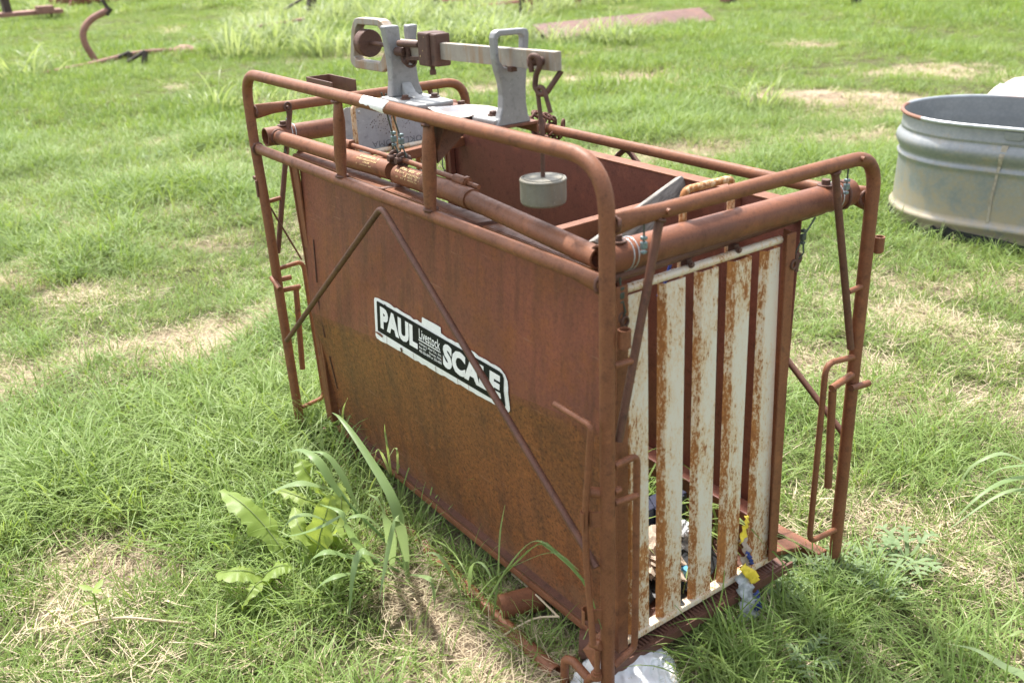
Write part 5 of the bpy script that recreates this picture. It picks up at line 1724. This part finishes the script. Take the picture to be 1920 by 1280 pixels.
# ------------------------------------------------------------------ weeds near the camera
def leaf_attrs(o, hue=.3):
    me = o.data
    set_attr(me, 'hue', [hue] * len(me.vertices)); set_attr(me, 'along', [.8] * len(me.vertices))
    return o
def blade(parent, pts, w, mat, seed=0, hue=.3, name='leaf', n=14, fold=.25, tipt=1.6):
    mb = MB(); pp = smooth_path(pts, n)
    wd = [w * min(1, .35 + 3.2 * i / n) * (1 - (i / n) ** tipt) + .0012 for i in range(n + 1)]
    ribbon(mb, pp, wd, None, fold, 2)
    o = mb.build(name, mat, None); leaf_attrs(o, hue)
    sub(o, parent) if parent else None
    return o
jg = thing('broad_grass', 'tall grass plant with broad arching blades beside the pen panel', 'grass plant', (-.70, -.10, 0))
JM = M['jgrass']
for k, (pts, w, hue) in enumerate([
    ([(-.685, -.12, .0), (-.697, -.12, .17), (-.733, -.12, .254), (-.826, -.12, .310), (-.939, -.12, .361), (-1.017, -.12, .380), (-1.062, -.12, .374)], .033, .1),
    ([(-0.800,-0.255,0.300), (-0.800,-0.332,0.350), (-0.847,-0.387,0.330), (-0.907,-0.433,0.270)], .026, .5),
    ([(-0.766,-0.250,0.290), (-0.815,-0.275,0.380), (-0.893,-0.291,0.390), (-0.953,-0.317,0.360)], .024, .4),
    ([(-0.723,-0.205,0.190), (-0.739,-0.236,0.330), (-0.785,-0.264,0.410), (-0.839,-0.294,0.410)], .024, .6),
    ([(-0.792,-0.261,0.190), (-0.788,-0.334,0.260), (-0.805,-0.390,0.250), (-0.835,-0.433,0.150)], .018, .7),
    ([(-0.626,-0.196,0.100), (-0.615,-0.254,0.200), (-0.626,-0.283,0.205), (-0.610,-0.316,0.150), (-0.596,-0.342,0.050)], .026, .6),
    ([(-0.610,-0.156,0.130), (-0.585,-0.180,0.280), (-0.595,-0.192,0.275), (-0.592,-0.222,0.190), (-0.563,-0.270,0.090)], .026, .7),
    ([(-0.680,-0.243,0.130), (-0.684,-0.329,0.200), (-0.705,-0.368,0.190), (-0.731,-0.378,0.150)], .022, .5),
    ([(-0.668,-0.175,0.190), (-0.679,-0.221,0.260), (-0.693,-0.262,0.270), (-0.712,-0.280,0.240)], .018, .6),
    ([(-0.744,-0.265,0.250), (-0.778,-0.314,0.220), (-0.838,-0.352,0.180), (-0.931,-0.372,0.130)], .018, .2),
    ([(-0.713,-0.206,0.080), (-0.664,-0.277,0.240), (-0.668,-0.296,0.310), (-0.752,-0.316,0.300)], .024, .6),
    ([(-0.706,-0.154,0.060), (-0.624,-0.191,0.240), (-0.621,-0.211,0.330), (-0.644,-0.230,0.350)], .024, .5),
    ([(-0.727,-0.217,0.060), (-0.634,-0.332,0.160), (-0.654,-0.384,0.140), (-0.690,-0.405,0.070)], .020, .7),
    ([(-0.685,-0.120,0.030), (-0.453,-0.188,0.190), (-0.430,-0.185,0.170), (-0.431,-0.187,0.090)], .016, .6),
]):
    blade(jg, pts, w * (1.3 if k else 1), JM, k, hue)
for pts in ([(-0.715,-0.105,0.000), (-0.777,-0.136,0.100), (-0.833,-0.194,0.200), (-0.917,-0.222,0.290)], [(-0.715,-0.105,0.000), (-0.725,-0.111,0.100), (-0.673,-0.139,0.200)], [(-0.715,-0.105,0.000), (-0.760,-0.183,0.060), (-0.763,-0.257,0.110)]):
    mb = MB(); tube(mb, smooth_path(pts, 10), .0042, 6); o = mb.build('stem', JM, None); leaf_attrs(o, .3); sub(o, jg)

dock = thing('dock_weed', 'broad-leaved weed with wavy pale green leaves in the grass in front of the pen', 'weed', (-1.0, -.30, 0))
WM = M['weed_leaf']
def broad_leaf(parent, pts, w, seed, hue=.3, lobes=.25, side=None):
    n = 20
    mb = MB(); pp = smooth_path(pts, n)
    r = random.Random(seed)
    wd = []
    for i in range(n + 1):
        t = i / n
        prof = math.sin(math.pi * min(1, t * .86 + .10)) ** .75
        wd.append(w * prof * (1 + lobes * .6 * math.sin(i * .9 + seed) + r.uniform(-.13, .13)) + .002)
    ribbon(mb, pp, wd, side, .22, 6, 0, .0045, seed, .30)
    o = mb.build('leaf', WM, None); leaf_attrs(o, hue); sub(o, parent)
    mb = MB(); tube(mb, [p + V((0, 0, .0022)) for p in pp[:-2]], [.0018 * (1 - .7 * i / n) for i in range(n - 1)], 5); o2 = mb.build('midrib', M['tall_grass'], None); leaf_attrs(o2, .9)
    o2.parent = o
broad_leaf(dock, [(-0.935,-0.357,0.050), (-1.008,-0.386,0.130), (-1.072,-0.415,0.180), (-1.169,-0.439,0.190)], .082, 1, .35)
broad_leaf(dock, [(-0.879,-0.300,0.050), (-0.860,-0.286,0.130), (-0.839,-0.266,0.210), (-0.832,-0.248,0.260)], .070, 2, .9, .1, (.75, .65, -.2))
broad_leaf(dock, [(-0.868,-0.447,0.060), (-0.872,-0.488,0.100), (-0.890,-0.525,0.110), (-0.948,-0.555,0.080)], .072, 3, .4, .1)
broad_leaf(dock, [(-0.873,-0.464,0.060), (-0.844,-0.440,0.100), (-0.830,-0.414,0.110), (-0.822,-0.390,0.100)], .066, 4, .6, .12)
broad_leaf(dock, [(-0.868,-0.435,0.060), (-0.823,-0.489,0.090), (-0.808,-0.520,0.080), (-0.827,-0.539,0.030)], .040, 5, .9, .15)
broad_leaf(dock, [(-1.091,-0.166,0.100), (-1.088,-0.193,0.160), (-1.101,-0.209,0.200), (-1.135,-0.207,0.220)], .075, 6, .2, .1)
broad_leaf(dock, [(-1.082,-0.185,0.080), (-1.094,-0.227,0.110), (-1.131,-0.252,0.120), (-1.196,-0.283,0.120)], .045, 7, .8, .3)
broad_leaf(dock, [(-1.072,-0.192,0.060), (-0.931,-0.222,0.100), (-0.853,-0.228,0.100), (-0.842,-0.205,0.060)], .05, 8, .3, .1)
for k, (pts, w, hue) in enumerate([
    ([(-0.903,-0.280,0.060), (-0.881,-0.309,0.120), (-0.902,-0.326,0.160), (-0.965,-0.307,0.180)], .055, .5),
    ([(-0.889,-0.268,0.080), (-0.850,-0.240,0.150), (-0.849,-0.217,0.210), (-0.891,-0.197,0.250)], .050, .7),
]):
    broad_leaf(dock, pts, w, 30 + k, hue, .12)
for pts in ([(-1.0, -.30, 0), (-0.898,-0.345,0.030), (-0.868,-0.447,0.060)], [(-1.0, -.30, 0), (-0.893,-0.344,0.050), (-0.935,-0.357,0.050)], [(-1.0, -.30, 0), (-0.879,-0.300,0.050)], [(-1.0, -.28, 0), (-1.052,-0.192,0.070), (-1.086,-0.170,0.100)]):
    mb = MB(); tube(mb, pts, .004, 6); o = mb.build('stalk', WM, None); leaf_attrs(o, .6); sub(o, dock)

# arching blades against the right end of the near panel
ag = thing('arching_grass', 'grass plant with dark green arching blades against the panel behind the near leg', 'grass plant', (-.45, -.03, 0))
for k, (pts, w, hue) in enumerate([
    ([(-.50, -.04, .0), (-.361, -.035, .169), (-.215, -.03, .343), (-.150, -.03, .366), (-.045, -.025, .335), (.005, -.02, .24)], .020, .0),
    ([(-.42, -.06, .03), (-.36, -.05, .15), (-.277, -.04, .285), (-.215, -.035, .355), (-.165, -.035, .375), (-.128, -.03, .360)], .014, .4),
    ([(-.46, -.05, .05), (-.385, -.04, .155), (-.256, -.035, .276), (-.143, -.03, .362), (-.06, -.028, .36)], .013, .3),
    ([(-.40, -.04, .0), (-.373, -.035, .15), (-.358, -.03, .296), (-.330, -.03, .392)], .009, .5),
    ([(-.50, -.06, .02), (-.53, -.08, .12), (-.58, -.10, .15), (-.66, -.13, .08)], .014, .7),
    ([(-.52, -.03, .02), (-.50, -.03, .12), (-.44, -.03, .16), (-.37, -.035, .12)], .013, .2),
]):
    blade(ag, pts, w, JM, k + 20, hue)
sp_ = thing('seed_stalk', 'thin grass stalks with drooping blades in front of the left half of the panel', 'grass plant', (-1.05, .0, 0))
for k, (pts, w) in enumerate([([(-1.168,0.102,0.000), (-0.970,0.000,0.235), (-0.977,0.000,0.303), (-0.975,0.000,0.330)], .007), ([(-1.165,0.106,0.000), (-0.971,-0.020,0.242), (-0.987,-0.030,0.247), (-0.998,-0.040,0.183)], .008), ([(-1.157,0.115,0.000), (-0.912,0.000,0.260), (-0.926,0.000,0.272), (-0.925,-0.020,0.253)], .006), ([(-1.168,0.102,0.000), (-1.015,-0.030,0.190), (-1.023,-0.050,0.129)], .008), ([(-1.515,0.095,0.000), (-1.254,0.000,0.262), (-1.207,0.000,0.327)], .008)]):
    blade(sp_, pts, w, M['tall_grass'], k, .2)
# broad blades reaching in from the right edge
rg = thing('right_edge_grass', 'broad pale grass blades reaching in from the right edge of the picture', 'grass plant', (.30, 1.45, 0))
for k, (pts, w, hue) in enumerate([
    ([(.30, 1.45, .0), (0.265,1.290,0.240), (0.227,1.219,0.310), (0.200,1.165,0.320), (0.168,1.112,0.280), (0.163,1.079,0.200)], .024, .7),
    ([(.31, 1.45, .0), (0.271,1.335,0.200), (0.252,1.202,0.260), (0.230,1.090,0.250), (0.203,0.998,0.180)], .026, .5),
    ([(.32, 1.44, .0), (0.266,1.431,0.160), (0.268,1.239,0.220), (0.230,1.165,0.210), (0.174,1.025,0.120)], .026, .6),
    ([(.30, 1.46, .0), (0.236,1.402,0.200), (0.214,1.306,0.240), (0.169,1.270,0.220), (0.148,1.238,0.180)], .014, .3),
    ([(.33, 1.44, .0), (0.291,1.374,0.100), (0.250,1.354,0.140), (0.202,1.317,0.140)], .016, .3)]):
    blade(rg, pts, w, JM, k + 40, hue)
rg2 = thing('corner_grass', 'single broad pale blade lying in from the lower right corner', 'grass plant', (.62, .70, 0))
blade(rg2, [(.66, .66, .03), (0.587,0.702,0.100), (0.525,0.693,0.110), (0.457,0.705,0.100), (0.379,0.714,0.060)], .030, JM, 60, .7)
blade(rg2, [(.66, .66, .0), (0.516,0.824,0.100), (0.486,0.797,0.110), (0.458,0.782,0.060)], .012, M['tall_grass'], 61, .3)

# lobed low weeds round the far leg's foot and elsewhere
def lobed_weed(p, s, seed, label):
    t = thing('lobed_weed', label, 'weed', (p[0], p[1], float(ground_h(p[0], p[1]))), 'low lobed weeds in the grass')
    r = random.Random(seed)
    for k in range(9):
        a = k / 9 * 6.283 + r.uniform(-.3, .3); ln = s * r.uniform(.6, 1.1); h0 = s * r.uniform(.3, .9)
        mb = MB()
        d = V((math.cos(a), math.sin(a), 0)); sd = V((-d.y, d.x, 0))
        root = V((0, 0, h0 * .3)) + d * ln * .1
        ribbon(mb, [root, root + d * ln * .5 + V((0, 0, h0 * .5)), root + d * ln + V((0, 0, h0 * .45))], [.010 * s * 8, .014 * s * 8, .002], sd, .1, 2)
        for j in (-1, 1):
            for q, l2 in ((.25, .34), (.5, .36), (.72, .22)):
                b = root + d * ln * q + V((0, 0, h0 * (.3 + .2 * q)))
                e = b + (d * .6 + sd * j).normalized() * ln * l2 + V((0, 0, .004))
                ribbon(mb, [b, (b + e) / 2 + V((0, 0, .003)), e], [.007 * s * 8, .012 * s * 8, .002], d, .1, 2)
        o = mb.build('leaf', M['small_weed'], t); leaf_attrs(o, r.random())
for k, (p, s, lab) in enumerate([((-0.020,0.711,0.000), .085, 'lobed weed between the gate corner and the far leg foot'), ((0.042,0.787,0.000), .08, 'lobed weed right at the foot of the far leg'),
    ((0.051,0.890,0.000), .09, 'lobed weed a hand right of the far leg foot'), ((0.111,0.984,0.000), .12, 'large pale lobed weed well right of the far leg foot'), ((0.139,0.835,0.000), .085, 'lobed weed below the large pale one, right of the far leg'),
    ((0.191,0.456,0.000), .08, 'lobed weed near the bottom edge right of the white bag'), ((-0.016,0.609,0.000), .07, 'lobed weed beside the grey film under the gate'),
    ((-5.003,2.745,0.000), .10, 'lobed weed in the pasture hidden beyond the far rail'), ((-6.721,1.060,0.000), .14, 'low pale weed in the pasture left of the pen'), ((-6.780,1.409,0.000), .14, 'low pale weed nearest the left end of the pen in the pasture')]):
    if k != 7:
        lobed_weed(p, s, k, lab)
sw = thing('seedling', 'small yellow-green seedling on the straw patch at lower left', 'weed', (-1.020,-0.847,0.000))
mb = MB(); tube(mb, [(0, 0, 0), (-.01, .0, .06), (-.012, .004, .12)], .0022, 6); o = mb.build('stem', WM, sw); leaf_attrs(o, .5)
for k, (a, z) in enumerate(((.3, .12), (2.2, .115), (3.9, .12), (5.2, .09), (1.2, .075))):
    mb = MB(); d = V((math.cos(a), math.sin(a), .25))
    ribbon(mb, [V((-.012, .004, z)), V((-.012, .004, z)) + d * .02, V((-.012, .004, z)) + d * .04], [.006, .022, .003], None, .2, 2); o = mb.build('leaf', WM, sw); leaf_attrs(o, .9)
mb = MB(); tube(mb, smooth_path([(-1.059,-0.931,0.010), (-1.030,-0.867,0.030), (-0.976,-0.793,0.040), (-0.920,-0.723,0.030), (-0.865,-0.652,0.020)], 12), .0035, 6); o = mb.build('dry_stalk', M['straw'], None); leaf_attrs(o, .4)
tag(o, 'long dry grey stalk lying across the straw at lower left', 'dry stalk')
mb = MB(); tube(mb, smooth_path([(-0.329,-0.053,0.020), (-0.302,0.020,0.050), (-0.231,0.046,0.090)], 8), .0028, 6); tube(mb, smooth_path([(-0.506,0.101,0.030), (-0.375,0.076,0.060), (-0.228,0.044,0.090)], 8), .0028, 6); o = mb.build('dry_stalk', M['straw'], None); leaf_attrs(o, .8)
tag(o, 'bent yellow dry stalk beside the axle stub under the pen', 'dry stalk')
